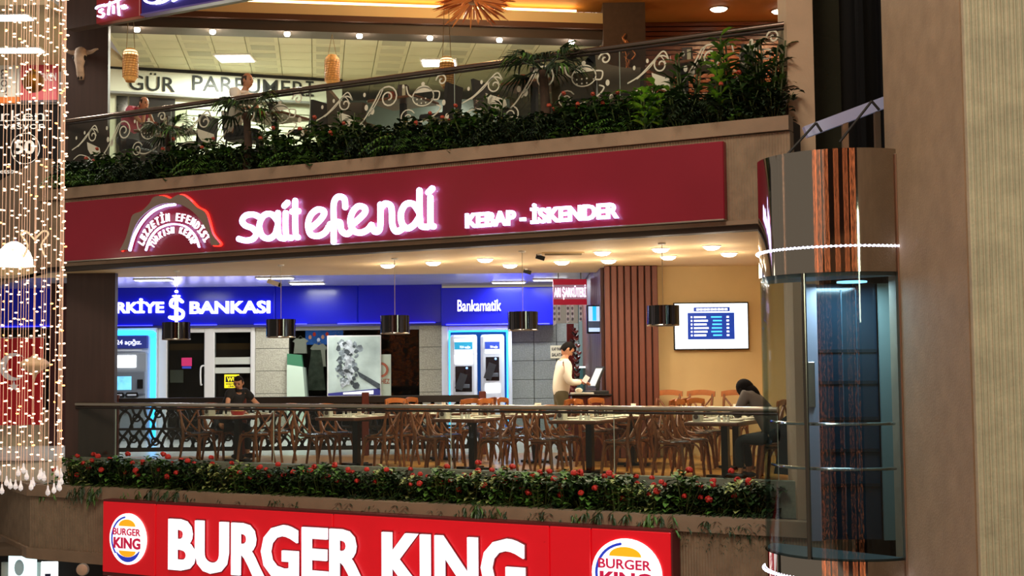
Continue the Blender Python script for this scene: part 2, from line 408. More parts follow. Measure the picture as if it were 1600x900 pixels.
# right part of the fascia stands a little forward
fr = thing('cash_machine_sign', 'blue illuminated fascia reading Bankamatik above the twin cash machines', 'sign', (bx(692), YB-.5, 0))
a0, a1 = 0, at(866, 480, YB-.5).x-bx(692)
z0, z1 = at(780, 508, YB-.5).z, at(780, 449, YB-.5).z
MB().rbox((a0, 0, z0), (a1, .7, z1), .02).build('panel', M('blue_acrylic_bright', '10148c', .25, spec=.2, em=.22, emcol='1c22c8', noise=(.5, .2)), fr)
MB().rbox((.1, -.03, z0+.01), (a1-.1, .0, z0+.03), .004).build('edge_light', MATS['blue_led'], fr)
fx = lambda p: at(p, 480, YB-.5).x-bx(692)
letters('Bankamatik', fx(715), fx(783), at(750, 486, YB-.5).z, at(750, 468.5, YB-.5).z, -.02, lets, fr, .03, .006, capref='B')
# stone tile piers between the shopfronts
tm = {}
def tiles(name, px0, px1, rows, cols, mat, y=YB, ztop=ZF0, dy=.08):
    a, b = at(px0, 560, y).x, at(px1, 560, y).x
    wl = struct(MB().bb((a, y+.02, 0), (b, y+.3, ztop)).build(name, M('tile_joint', '4a4a42', .8)))
    wx, wz = (b-a)/cols, ztop/rows
    me = MB().rbox((.005, -.03, .005), (wx-.005, .03, wz-.005), .008).mesh('stone_tile', mat)
    for i in range(cols):
        for j in range(rows): link('stone_tile', me, wl, mat=Matrix.Translation((a+i*wx, y, j*wz)))
    return wl
tiles('wall_stone_pier_1', 399, 452, 5, 1, stone)
tiles('wall_stone_pier_2', 655, 691, 5, 1, stone)
tiles('wall_grey_tile', 799, 905, 6, 3, stonegrey)
struct(MB().bb((bx(905), YB-.1, 0), (XSIDE+.1, YB+.3, 3.2)).build('wall_deli_back', M('teal_grey_wall', '6f8482', .5)))
struct(MB().bb((bx(691), YB+.1, 0), (bx(799), YB+.4, ZF0)).build('wall_machine_niche', white_p))
# bank door: aluminium frame, two glass leaves
dr = struct(bpy.data.objects.new('door_1', None)); COL.objects.link(dr); dr.location = (0, YB, 0)
for a, b in ((248, 262), (320, 336), (392, 399)): MB().rbox((bx(a), -.06, 0), (bx(b), .1, ZF0-.02), .015).build('frame_post', alum, dr)
MB().rbox((bx(248), -.05, bz(518)), (bx(399), .1, ZF0-.02), .01).build('frame_head', alum, dr)
MB().bb((bx(262), .0, .02), (bx(320), .02, bz(518))).build('pane', glass_door, dr)
MB().bb((bx(336), .0, .02), (bx(392), .02, bz(518))).build('pane', glass_door, dr)
MB().tube(smooth_path([(bx(316), -.04, 1.15), (bx(316), -.12, 1.18), (bx(316), -.12, 1.5), (bx(320), -.05, 1.55)]), .018).build('handle', alum, dr, True)
MB().bb((bx(336), -.012, bz(568)), (bx(392), .0, bz(557))).build('notice_band', M('frosted_band', 'b5b6a8', .6), dr)
MB().bb((bx(336), -.012, bz(582)), (bx(392), .0, bz(573))).build('notice_band', MATS['frosted_band'], dr)
yl = MB().bb((bx(351), -.016, bz(605)), (bx(374), -.008, bz(584))).build('yellow_sticker', M('yellow_sticker', 'f5e014', .5, em=.5), dr)
MB().bb((bx(353), -.02, bz(596)), (bx(372), -.015, bz(587))).build('sticker_box', black_m, yl)
text_fit('sticker_text', 'WU', bx(355), bx(370), bz(595), bz(588), -.022, MATS['yellow_sticker'], yl, .004, .03)
text_fit('sticker_text', 'WESTERN', bx(353), bx(373), bz(600.5), bz(597.5), -.018, black_m, yl, .004, .03)
text_fit('sticker_text', 'UNION', bx(357), bx(372), bz(604), bz(601.2), -.018, black_m, yl, .004, .03)
st = MB().bb((bx(284), -.016, bz(570)), (bx(300), -.008, bz(557))).build('pink_sticker', M('pink_sticker', 'b8205a', .5, em=.3), dr)
MB().bb((bx(285), -.017, bz(574)), (bx(299), -.009, bz(570.5))).build('sticker_foot', M('blue_sticker', '2a3aa0', .5, em=.3), dr)
MB().bb((bx(262), .14, 0), (bx(392), .16, bz(545))).build('inner_panel', M('bank_inner', '3a2a1e', .7, noise=(2, .5)), dr)
MB().bb((bx(262), .14, bz(545)), (bx(392), .16, bz(535))).build('inner_band', M('bank_inner_band', '6a4a20', .7), dr)
fr_ = MB().rbox((bx(264), .08, bz(596)), (bx(285), .1, bz(576)), .005).build('inner_notice', M('notice_grey', '8d8b7a', .7), dr)
# dark shop window with goods, poster and panel
w1 = struct(MB().bb((bx(452), .22+YB, 0), (bx(655), YB+.24, ZF0)).build('window_1', M('window_dark', '15110e', .3)))
MB().bb((bx(452), YB+.0, 0), (bx(655), YB+.015, ZF0-.02)).build('pane', glass_door, w1)
MB().bb((bx(452), YB-.03, ZF0-.1), (bx(655), YB+.1, ZF0-.02)).build('head_rail', grey_p, w1)
pp = thing('film_poster', 'tall framed grey poster with silver abstract shapes and blue strip', 'poster', (bx(512), YB-.06, bz(620)))
W, H = bx(596)-bx(512), bz(525)-bz(620)
MB().rbox((0, -.02, 0), (W, .02, H), .005).build('frame', alum, pp)
MB().bb((.02, -.026, .02), (W-.02, -.019, H-.02)).build('print', M('poster_print', '9aa69c', .5, em=.35, noise=(1.6, .45)), pp)
sil = M('poster_silver', 'aeb6b8', .35, .3, em=.12, noise=(9, .8)); sild = M('poster_dark', '3c4446', .4, em=.03, noise=(9, .7))
silm = M('poster_mid', '747e80', .4, .2, em=.06, noise=(9, .7)); rnd = random.Random(5)
for i in range(80):
    cx = W*(.38+.2*rnd.uniform(-1, 1)*(.5+.35*(i % 3))); cz = H*(.88-.7*i/80); rr = W*rnd.uniform(.025, .075)
    MB().prism([(cx+rr*math.cos(a)*rnd.uniform(.5, 1.2), cz+rr*math.sin(a)*rnd.uniform(.6, 1.3)) for a in [k*2*PI/7 for k in range(7)]], -.027-.0003*i, -.025).build('print_shape', (sil, sild, silm)[i % 3], pp)
MB().prism([(W*.55, H*.42), (W*.98, H*.2), (W*.98, H*.1), (W*.6, H*.32)], -.05, -.025).build('print_shape', sild, pp)
MB().prism([(.02, .02), (W-.02, .02), (W-.02, H*.13), (.02, H*.055)], -.05, -.025).build('print_strip', M('poster_blue', '23256a', .5, em=.3), pp)
MB().prism([(W*.3, H*.035), (W*.86, H*.035), (W*.86, H*.1), (W*.3, H*.065)], -.056, -.049).build('print_bar', M('poster_white', 'e8e8e8', .5, em=.5), pp)
p2_ = thing('notice_panel', 'narrow pale upright panel with red ring beside the poster', 'panel', (bx(594), YB-.03, bz(620)))
MB().rbox((0, 0, 0), (bx(611)-bx(594), .03, bz(555)-bz(620)), .005).build('board', M('pale_board', '9ea590', .6, em=.1), p2_)
MB().lathe([(.16, 0), (.16, .02), (.11, .02), (.11, 0)], n=20).xf(Matrix.Translation((.02, -.01, .55)) @ Matrix.Rotation(PI/2, 4, 'X')).build('ring_print', M('red_brown_print', '8a4428', .6), p2_)
text_fit('print_text', 'HEZ', .02, .2, .26, .36, -.006, MATS['red_brown_print'], p2_, .004, .02)
# goods seen inside the dark window
gd = [(468, 540, 'white_shirt', 'folded white cloth on the dark shop shelf', 'e0dccb', 20, 24), (497, 555, 'white_shirt', 'white cloth hanging in the dark shop window', 'cfc9b8', 22, 36)]
for px, py, nm, lb, c, w_, h_ in gd:
    t = thing(nm, lb, 'cloth', (bx(px), YB+.12, bz(py+h_/2)))
    ww, hh = w_/74, h_/74
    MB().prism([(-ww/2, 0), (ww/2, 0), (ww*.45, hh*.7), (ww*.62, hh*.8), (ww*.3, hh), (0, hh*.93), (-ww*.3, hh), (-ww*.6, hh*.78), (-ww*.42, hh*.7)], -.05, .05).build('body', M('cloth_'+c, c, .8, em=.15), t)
    MB().tube([(-.06, 0, hh*.96), (0, 0, hh+.05), (.06, 0, hh*.96)], .008, 5).build('hanger', steel, t)
t = thing('hanging_dress', 'long pale garment hanging beside the poster in dark window', 'clothing', (bx(493), YB+.1, bz(610)))
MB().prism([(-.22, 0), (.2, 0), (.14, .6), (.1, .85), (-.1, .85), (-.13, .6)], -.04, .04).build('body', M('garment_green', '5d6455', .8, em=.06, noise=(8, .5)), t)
t = thing('display_screen', 'glowing blue screen with coloured figures inside the dark shop', 'screen', (bx(505), YB+.16, bz(540)))
MB().rbox((-.42, 0, 0), (.42, .05, .36), .01).build('casing', black_p, t)
MB().bb((-.4, -.006, .02), (.4, 0, .34)).build('picture', M('screen_blue', '3060b0', .3, em=.8, noise=(5, .7)), t)
for i in range(7): MB().ball((-.3+i*.09, -.01, .18+.07*math.sin(i*2.1)), .035, 6, 5, (1, .2, 1.3)).build('figure', M('screen_fig%d' % (i % 3), ('e0a080', 'd04030', 'e8e8ff')[i % 3], .4, em=.8), t)
t = thing('pale_cabinet', 'pale green leaning cabinet door behind the lattice fence', 'cabinet', (bx(466), YB-.12, 0))
MB().prism([(-.2, 0), (.25, 0), (.13, 1.5), (-.2, 1.55)], -.1, .05).build('body', M('pale_green', 'b8cab4', .5), t)
MB().prism([(-.2, 1.55), (.13, 1.5), (.1, 1.75), (-.2, 1.78)], -.08, .04).build('green_top', M('green_cloth', '2f6a48', .7), t)
MB().prism([(.25, 0), (.3, 0), (.18, 1.48), (.13, 1.5)], -.1, .05).build('edge', M('edge_grey', '6c7a6c', .5), t)
# ------------------------------------------------------------------ cash machines
cyan = M('cyan_glow', '30b8f0', .4, em=3.2, emcol='2aa8ff')
atmw = M('atm_white', 'ccd2dc', .4); atmg = M('atm_grey', '8d949c', .45)
def atm_left():
    t = thing('cash_machine', 'grey cash machine in a blue glowing arch beside dark pillar', 'cash machine', (bx(176), YB-.25, 0))
    W = bx(248)-bx(176); z = lambda p: bz(p)
    x = lambda p: at(p, 560, YB-.25).x-bx(176)
    MB().bb((-1.2, .05, 0), (W, .25, ZF0-.02)).build('surround', atmw, t)
    m = MB(); m.ribbon(smooth_path([(x(239), .1), (x(239), z(540)), (x(238), z(523)), (x(230), z(518)), (x(140), z(518))], 4), .11, .0, .05); m.build('neon_arch', cyan, t)
    MB().rbox((-1.0, -.05, 0), (x(231), .05, z(548)), .03).build('body', atmg, t)
    MB().rbox((-.9, -.04, z(542)), (x(232), .02, z(522)), .05).build('header', M('atm_header', '26307a', .4, em=.4), t)
    text_fit('header_text', '7/24 açığız.', x(174.5), x(222), z(538), z(528), -.05, M('atm_text', 'dfe4ff', .4, em=1.2), t, .006, .02)
    MB().bb((x(181), -.045, z(546)), (x(222), -.035, z(543.5))).build('header_bar', atmw, t)
    MB().rbox((-.8, -.065, z(571)), (x(214), -.045, z(553)), .02).build('light_panel', M('atm_lit', 'ffffff', .4, em=4), t)
    MB().rbox((-.9, -.10, z(613)), (x(229), -.05, z(578)), .02).build('fascia', M('atm_grey_dark', '6c737c', .4), t)
    MB().rbox((x(168), -.115, z(606)), (x(208), -.10, z(585)), .01).build('screen', M('atm_screen', '70c0e8', .3, em=1.1, noise=(6, .6)), t)
    MB().rbox((x(217), -.13, z(604)), (x(226), -.10, z(590)), .01).build('card_slot', black_p, t)
    for a in (178, 200): MB().rbox((x(a), -.12, z(617)), (x(a+18), -.05, z(610)), .01).build('slot', black_p, t); MB().bb((x(a+2), -.125, z(615)), (x(a+16), -.119, z(612.5))).build('slot_light', atmw, t)
    MB().rbox((-.9, -.3, z(626)), (x(230), -.05, z(619)), .02).build('shelf', atmg, t)
atm_left()
def atm_twin():
    Y = YB-.45; ox = bx(692); x = lambda p: at(p, 560, Y).x-ox; z = lambda p: at(745, p, Y).z
    t = thing('cash_machine_booth', 'white booth with two cash machines inside a blue glowing niche', 'cash machine', (ox, Y, 0))
    for a, b in ((690, 701), (794, 800)): MB().rbox((x(a), 0, 0), (x(b), .5, z(509)), .02).build('booth_side', atmw, t)
    MB().rbox((x(701), 0, z(516)), (x(794), .5, z(509)), .02).build('booth_head', atmw, t)
    MB().bb((x(701), .4, 0), (x(794), .5, z(516))).build('niche_back', M('niche_blue', '2d6aa8', .5, em=.4, emcol='1a5ab0'), t)
    MB().ribbon(smooth_path([(x(702.5), .1), (x(702.5), z(528)), (x(704), z(519)), (x(712), z(517.5)), (x(786), z(517.5)), (x(791.5), z(520)), (x(792.5), z(530)), (x(792.5), .1)], 4), .03, .02, .06).build('neon_arch', cyan, t)
    for k, (a, b, light, scr) in enumerate(((703.5, 745.5, (568, 554), (612, 572)), (751, 788, (613, 600), (595, 558)))):
        MB().rbox((x(a), -.06, 0), (x(b), .3, z(523)), .06).build('machine_body', atmw, t)
        mm = (a+b)/2; hw = (b-a)/2-7
        MB().rbox((x(mm-hw), -.075, z(552)), (x(mm+hw), -.055, z(530)), .015).build('header_panel', M('atm_lit2', 'f4f8ff', .4, em=2.4), t)
        MB().rbox((x(mm-hw), -.082, z(546)), (x(mm+hw), -.074, z(534)), .01).build('header_print', M('atm_print%d' % k, ('1f8ab0', '2440a0')[k], .4, em=.7), t)
        text_fit('header_text', '7/24 açığız', x(mm-hw+8), x(mm+hw-3), z(545), z(540), -.088, M('atm_text', 'dfe4ff', .4, em=1.2), t, .004, .02)
        MB().rbox((x(mm-hw), -.075, z(light[0])), (x(mm+hw), -.055, z(light[1])), .015).build('light_panel', MATS['atm_lit'], t)
        MB().rbox((x(mm-hw+1), -.07, z(scr[0])), (x(mm+hw-1), -.055, z(scr[1])), .01).build('recess', M('atm_recess', '14181e', .2), t)
        MB().box((x(mm-4), -.12, z((scr[0]*.6+scr[1]*.4))), (.16, .03, .34), Matrix.Rotation(.35, 3, 'Y')).build('privacy_wing', M('atm_dkgrey', '2c3036', .4), t)
        MB().rbox((x(mm-3), -.13, z(scr[0]-6)), (x(mm+9), -.06, z(scr[0]-12)), .01).build('keypad', M('atm_keypad', '50565e', .4), t)
        MB().ball((x(mm+5), -.085, z(scr[1]+3)), .025, 8, 6).build('camera_eye', M('atm_eye', '90c0ff', .2, em=1), t)
atm_twin()
# corridor lights and camera
for px, py in ((480, 441.5), (795, 440), (430, 433), (240, 436), (860, 436)):
    p = onz(px, py, 3.2)
    t = thing('corridor_ceiling_light', 'bright long recessed strip light in the bank corridor ceiling', 'light', (p.x, p.y, 3.2), 0, 'corridor strip lights')
    MB().rbox((-.36, -.14, -.025), (.36, .14, .0), .01).build('housing', alum, t)
    MB().rbox((-.33, -.11, -.035), (.33, .11, -.02), .01).build('diffuser', tubew, t)
    l = area('corridor_lamp', (p.x, p.y, 3.14), (p.x, p.y, 0), .6, 60, (.95, .98, 1), .3); l.parent = t; l.matrix_parent_inverse = t.matrix_world.inverted(); l.location = (0, 0, -.06); l.matrix_parent_inverse = Matrix()
    l.rotation_euler = (0, 0, 0)
p = onz(423, 431, 3.07)
t = thing('ceiling_camera', 'small security camera on a stalk under the cream ceiling', 'camera', (p.x, p.y, 3.07))
MB().tube([(0, 0, 0), (0, 0, -.08), (.02, 0, -.1)], .014, 6).build('stalk', alum, t)
MB().box((.05, -.02, -.12), (.2, .09, .08), Matrix.Rotation(.35, 3, 'Y')).build('body', alum, t)
MB().ball((.16, -.03, -.16), .04, 8, 6).build('lens', black_p, t)
# ------------------------------------------------------------------ big signs on the balcony fronts
redsign = M('red_acrylic', '741226', .28, em=.05, emcol='b0101c', noise=(.7, .08))
def fx_(n): return (lambda px, py: fac(px, py, n))
G = fx_(-.69)
t = thing('restaurant_sign', 'long dark red restaurant sign with glowing white script and arch emblem', 'sign', mat=MF)
uu0, uu1 = fac(100, 360, -.67)[0], fac(1131, 300, -.67)[0]
MB().rbox((uu0, -.66, 3.2), (uu1, -.552, 4.135), .01).build('panel', redsign, t)
MB().rbox((uu0, -.68, 3.185), (uu1, -.555, 3.203), .004).build('bottom_trim', steel, t)
Y0, Y1 = -.73, -.70
def strokes(name, lst, wpx, parent, mat, y0=Y0, y1=Y1):
    for pts in lst:
        P = [G(*p) for p in pts]
        P = smooth_path([(a, b) for a, b in P], 5) if len(P) > 2 else P
        MB().ribbon(P, wpx*.0098, y0, y1).build(name, mat, parent)
script = [
 [(406, 339), (398, 335.5), (386, 337), (380, 345), (385, 352.5), (396, 357), (402, 365), (397, 373.5), (386, 376), (375, 373.5)],
 [(435, 345), (426, 335), (414, 337), (407, 352), (411, 368), (421, 373), (431, 367), (435, 355)],
 [(436, 333), (436, 360), (439, 371), (446, 373)],
 [(448, 333), (448, 358), (450, 370), (457, 372)],
 [(446, 322), (451, 317)],
 [(463, 314), (463, 350), (464, 368), (467, 371)], [(458, 331), (468, 330)],
 [(487, 357), (500, 346), (508, 335), (506, 329), (497, 328), (487, 337), (483, 352), (487, 366), (498, 369), (509, 364), (515, 355)],
 [(523, 378), (523, 345), (523, 320), (527, 310), (534, 307.5), (540, 312), (541, 324)],
 [(517, 351), (526, 348), (533, 348), (535, 360), (543, 366), (550, 362)],
 [(551, 352), (563, 342), (572, 332), (571, 325), (562, 322.5), (553, 331), (549, 345), (553, 359), (563, 364), (575, 360), (582, 352)],
 [(582, 352), (587, 362), (594, 360), (596, 348), (596, 320)],
 [(596, 327), (603, 318.5), (612, 322), (614, 335), (615, 353), (621, 362), (630, 358)],
 [(656, 331), (647, 319), (635, 320), (628, 334), (630, 350), (638, 357), (648, 352), (656, 341)],
 [(657, 298), (657, 325), (658, 347), (661, 354), (669, 355)],
 [(674, 309), (674, 340), (675, 352), (679, 354)], [(671, 301), (677, 295)]]
strokes('script_letter', script, 8.4, t, letw)
a = G(729, 358); b = G(968, 343)
letters('KEBAP - İSKENDER', a[0], b[0], G(729, 357)[1], G(729, 334)[1], -.715, letw, t, .04, .036)
# arch emblem
GR = M('arch_taupe', '7a6a60', .5)
outer = [(191, 392), (201, 372), (207, 350), (212, 336), (226, 330), (238, 318), (244, 309), (258, 306.5), (270, 311), (284, 304.5), (297, 311), (310, 324), (322, 331), (328, 346), (334, 366), (346, 382), (334, 383.5)]
inner = [(331, 368), (320, 348), (305, 331), (288, 321), (272, 318), (254, 320), (237, 329), (222, 343), (212, 362), (204, 390)]
poly = [tuple(v) for v in smooth_path([G(*p) for p in outer], 3)]+[tuple(v) for v in smooth_path([G(*p) for p in inner], 3)]
MB().prism(poly, -.75, -.72).build('arch_shape', GR, t)
poly2 = [tuple(v) for v in smooth_path([G(x, y) for x, y in outer], 3)]
strokes('arch_backlight', [outer], 3, t, M('red_backlight', 'ff4030', .4, em=2.5, emcol='ff2a1c'), -.69, -.672)
strokes('arch_highlight', [[(312, 333), (324, 350), (331, 366), (341, 380)], [(284, 307), (298, 315)]], 3, t, letw, -.715, -.70)
strokes('arch_line', [[(205, 391), (212, 368), (224, 347), (240, 331), (258, 322.5), (275, 320)]], 3.4, t, letw)
strokes('arch_line', [[(230, 391), (236, 374), (249, 358), (270, 350.5), (291, 354), (306, 368), (313, 386)]], 2.2, t, letw)
def arc_text(txt, pts, hpx, mat, parent):
    P = smooth_path([Vector(p) for p in pts], 12); L = [0]
    for i in range(1, len(P)): L.append(L[-1]+(P[i]-P[i-1]).length)
    n = len(txt)
    for k, ch in enumerate(txt):
        if ch == ' ': continue
        s = L[-1]*(k+.5)/n; i = next(j for j in range(1, len(L)) if L[j] >= s)
        q = P[i-1].lerp(P[i], (s-L[i-1])/(L[i]-L[i-1])); tg = (P[i]-P[i-1]).normalized()
        c = Vector(G(q.x, q.y)); e = Vector(G(q.x+tg.x, q.y+tg.y))-c; e.normalize(); up = Vector((-e.y, e.x))
        me = glyph_mesh(ch, .5, .0, 2); x0, x1, z0, z1 = bounds(me); sz = hpx*.0098/.73; w_ = L[-1]/n*.0098*.82
        sx = min(w_/max(x1-x0, .2), sz*1.3)
        for v in me.vertices:
            lx = (v.co.x-(x0+x1)/2)*sx; lz = v.co.z*sz; w2 = c+e*lx+up*lz; v.co = (w2.x, -.715+v.co.y*.03, w2.y)
        me.materials.append(mat); link('arch_letter', me, parent)
arc_text('LEZZETİN EFENDİSİ', [(225, 385), (236, 364), (252, 350), (272, 345.5), (294, 349), (310, 361), (322, 380)], 13, lets, t)
arc_text('TURKISH KEBAP', [(241, 389), (251, 374), (270, 365), (290, 368), (303, 385)], 10.5, lets, t)
# burger sign on the lower front
bkred = M('bright_red_acrylic', 'c8081c', .3, em=.36, emcol='e00818', noise=(.5, .06))
t = thing('burger_sign', 'bright red lightbox sign with large white letters and two round logos', 'sign', mat=MF)
NB = -.80
H_ = lambda px, py: fac(px, py, NB)
zt = H_(600, 808)[1]; zt = (H_(160, 784)[1]+H_(1050, 832)[1])/2; zb = H_(160, 893)[1]
us = [H_(160, 800)[0], H_(243, 800)[0], H_(520, 820)[0], H_(858, 850)[0], H_(923, 850)[0], H_(1049, 850)[0]]
for i in range(5): MB().rbox((us[i]+.006, NB, zb), (us[i+1]-.006, -.56, zt), .012).build('panel', bkred, t)
MB().bb((us[0], NB+.02, zt-.02), (us[-1], -.56, zt+.03)).build('top_frame', M('red_frame', '5a1014', .5), t)
MB().bb((us[0], NB+.02, zb-.06), (us[-1], -.56, zb)).build('bottom_frame', MATS['red_frame'], t)
MB().bb((us[-1]-.006, NB+.0, zb), (us[-1]+.015, -.56, zt)).build('end_frame', MATS['red_frame'], t)
letb = M('letter_white', 'ffffff', .4, em=1.0, emcol='eef0ff')
z1_ = (H_(268, 811)[1]+H_(640, 832)[1])/2; z0_ = H_(268, 889)[1]
shade = M('letter_shadow_rim', '7a0810', .5)  # dark red copies behind the letters imitate their rim shadows in colour
letters('BURGER', H_(267, 850)[0], H_(573, 860)[0], z0_, z1_, NB-.03, letb, t, .06, .032, capref='B')
letters('BURGER', H_(267, 850)[0]-.022, H_(573, 860)[0]+.022, z0_-.018, z1_+.018, NB-.008, shade, t, .02, .045, capref='B', name='letter_shadow')
letters('KING', H_(600, 860)[0], H_(822, 870)[0], z0_, z1_, NB-.03, letb, t, .06, .032, capref='K')
letters('KING', H_(600, 860)[0]-.022, H_(822, 870)[0]+.022, z0_-.018, z1_+.018, NB-.008, shade, t, .02, .045, capref='K', name='letter_shadow')
def logo(cx, cz, rx, rz):
    lg = MB().prism([(cx+rx*math.cos(a*PI/20), cz+rz*math.sin(a*PI/20)) for a in range(40)], NB-.03, NB-.002).build('logo_disc', M('logo_white', 'ffffff', .4, em=1.15), t)
    y = NB-.035
    bl = M('logo_blue', '2038b8', .4, em=.7); yl = M('logo_yellow', 'f0a818', .4, em=.75); rd = M('logo_red', 'c01848', .4, em=.5)
    MB().ribbon([(cx+rx*.86*math.cos(a), cz+rz*.86*math.sin(a)) for a in [math.radians(100+i*8) for i in range(16)]], rx*.07, y-.003, y+.004).build('logo_swoosh', bl, lg)
    MB().ribbon([(cx+rx*.8*math.cos(a), cz+rz*.8*math.sin(a)) for a in [math.radians(222+i*8) for i in range(14)]], rx*.2, y-.004, y+.004, True).build('logo_swoosh', bl, lg)
    MB().prism([(cx-rx*.02+rx*.46*math.cos(a*PI/12), cz+rz*.50+rz*.27*math.sin(a*PI/12)) for a in range(13)], y-.003, y+.004).build('logo_bun', yl, lg)
    MB().prism([(cx-rx*.0+rx*.46*math.cos(PI+a*PI/12), cz-rz*.46+rz*.24*math.sin(PI+a*PI/12)) for a in range(13)], y-.003, y+.004).build('logo_bun', yl, lg)
    text_fit('logo_text', 'BURGER', cx-rx*.8, cx+rx*.72, cz+rz*.14, cz+rz*.42, y, rd, lg, .008, .02)
    text_fit('logo_text', 'KING', cx-rx*.76, cx+rx*.72, cz-rz*.38, cz+rz*.06, y, rd, lg, .008, .04)
c = H_(201.5, 842); e = H_(230, 842); g = H_(201.5, 802); logo(c[0], c[1], e[0]-c[0], g[1]-c[1])
c2 = H_(980, 897); e2 = H_(1022, 897); logo(c2[0], c2[1], (e[0]-c[0])*1.25, (g[1]-c[1])*1.12)
# small signs on the third-level front
Q = lambda px, py: fac(px, py, -.62)
t = thing('small_red_sign', 'small dark red square sign with white handwritten lettering above pillar', 'sign', mat=MF)
a, b = Q(150, 20)[0], Q(218, 20)[0]; zb = 6.94
MB().rbox((a, -.62, zb), (b, -.5, zb+.85), .01).build('panel', M('brick_red_acrylic', '7a1a1c', .4, em=.14, emcol='901818'), t)
G0 = G; G = Q
strokes('script_letter', [[(166, 8), (155, 11), (152, 14)], [(162, 15), (157, 19), (164, 22), (161, 27), (155, 26)], [(164, 10), (180, 4), (192, -2)], [(174, 4), (172, 14), (171, 23)], [(179, 10), (179, 21)], [(186, 2), (187, 14), (188, 24)], [(191, 11), (198, 9), (193, 14), (200, 12)]], 2.6, t, letw, -.66, -.63)
t = thing('small_purple_sign', 'narrow purple blue lightbox sign with white script beside red sign', 'sign', mat=MF)
c_, d_ = b+.03, Q(372, 5)[0]
MB().rbox((c_, -.62, zb+.02), (d_, -.5, zb+.85), .01).build('panel', M('purple_acrylic', '20164e', .35, em=.3, emcol='241a70'), t)
MB().rbox((c_, -.635, zb-.0), (d_, -.5, zb+.025), .004).build('bottom_trim', M('purple_trim', '584a80', .3, em=.2), t)
strokes('script_letter', [[(226, -2), (232, 4), (244, 5), (256, -4)], [(245, 6), (258, 3), (272, -6)], [(272, 2), (282, -3), (292, -8)]], 3, t, letw, -.66, -.63)
G = G0
# ------------------------------------------------------------------ glass rails
def rail(label, u0, u1, ztop, zg0, gmat, seams, tube_m, nm, r=.032):
    t = thing(nm, label, 'railing', mat=MF)
    MB().tube([(u0, 0, ztop), (u1, 0, ztop)], r, 12).build('handrail', tube_m, t, True)
    MB().tube([(u0, 0, ztop-.055), (u1, 0, ztop-.055)], .018, 8).build('glass_channel', M('rail_channel', '2a2320', .4, .3), t, True)
    e = [u0+.05]+seams+[u1]
    for a, b in zip(e, e[1:]):
        g = MB().bb((a+.006, -.008, zg0), (b-.006, .008, ztop-.05)).build('glass_panel', gmat, t)
        MB().bb((b-.006, -.008, zg0), (b-.002, .008, ztop-.05)).build('pane_edge', M('glass_edge', 'a8b8ac', .3), g)
    return t, e
u0, u1 = fac(119, 632, 0)[0], fac(1215, 641, 0)[0]
rm, em_ = rail('stainless handrail with clear glass panels along the restaurant edge', u0, u1, .93, .08, glass_rail, [fac(x, 680, 0)[0] for x in (181, 428, 705, 960)], steel, 'restaurant_railing')
# ------------------------------------------------------------------ restaurant ceiling fittings
for px, py in ((606, 413), (677, 409), (758, 404), (797, 413), (878, 408), (941, 393), (951, 406), (1032, 388), (1044, 400), (1112, 384), (1139, 395)):
    p = onz(px, py, 3.07)
    t = thing('ceiling_downlight', 'round glowing downlight dome in the cream restaurant ceiling', 'light', (p.x, p.y, 3.07), 0, 'restaurant ceiling downlights')
    MB().lathe([(.13, 0), (.13, -.012), (.11, -.015)], n=20).build('trim_ring', white_p, t, True)
    MB().lathe([(.112, -.008), (.10, -.035), (.06, -.055), (.001, -.062)], n=20).build('dome', lampw, t, 'all')
    l = bpy.data.lights.new('downlight_lamp', 'POINT'); l.energy = 9; l.color = (1, .84, .64); l.shadow_soft_size = .1
    lo = bpy.data.objects.new('downlight_lamp', l); COL.objects.link(lo); lo.parent = t; lo.location = (0, 0, -.34)
    l = bpy.data.lights.new('downlight_beam', 'SPOT'); l.energy = 62; l.color = (1, .84, .64); l.spot_size = 2.75; l.spot_blend = .7; l.shadow_soft_size = .1
    lo = bpy.data.objects.new('downlight_beam', l); COL.objects.link(lo); lo.parent = t; lo.location = (0, 0, -.09)
for px in (480, 560, 1085): # cove-like wash lamps hidden at the ceiling line are real fittings further back
    pass
t = thing('ceiling_vent', 'rectangular slotted air vent in the cream ceiling', 'vent', onz(880, 395, 3.07)); t.rotation_euler.z = 0
MB().rbox((-.3, -.12, -.015), (.3, .12, 0), .005).build('frame', cream, t)
for i in range(5): MB().box((0, -.08+i*.04, -.02), (.52, .018, .012), Matrix.Rotation(.5, 3, 'X')).build('slat', M('vent_grey', '8c7a5c', .6), t)
for px, py, lb in ((842, 397, 'small dark spotlight beside the ceiling vent'), (822, 420, 'small black dome camera at the back of cream ceiling')):
    p = onz(px, py, 3.07); t = thing('ceiling_spotlight', lb, 'camera', (p.x, p.y, 3.07))
    MB().lathe([(.04, 0), (.04, -.02), (.001, -.02)], n=12).build('mount', white_p, t); MB().box((.02, 0, -.05), (.13, .06, .06), Matrix.Rotation(.3, 3, 'Y')).build('head', black_m, t)
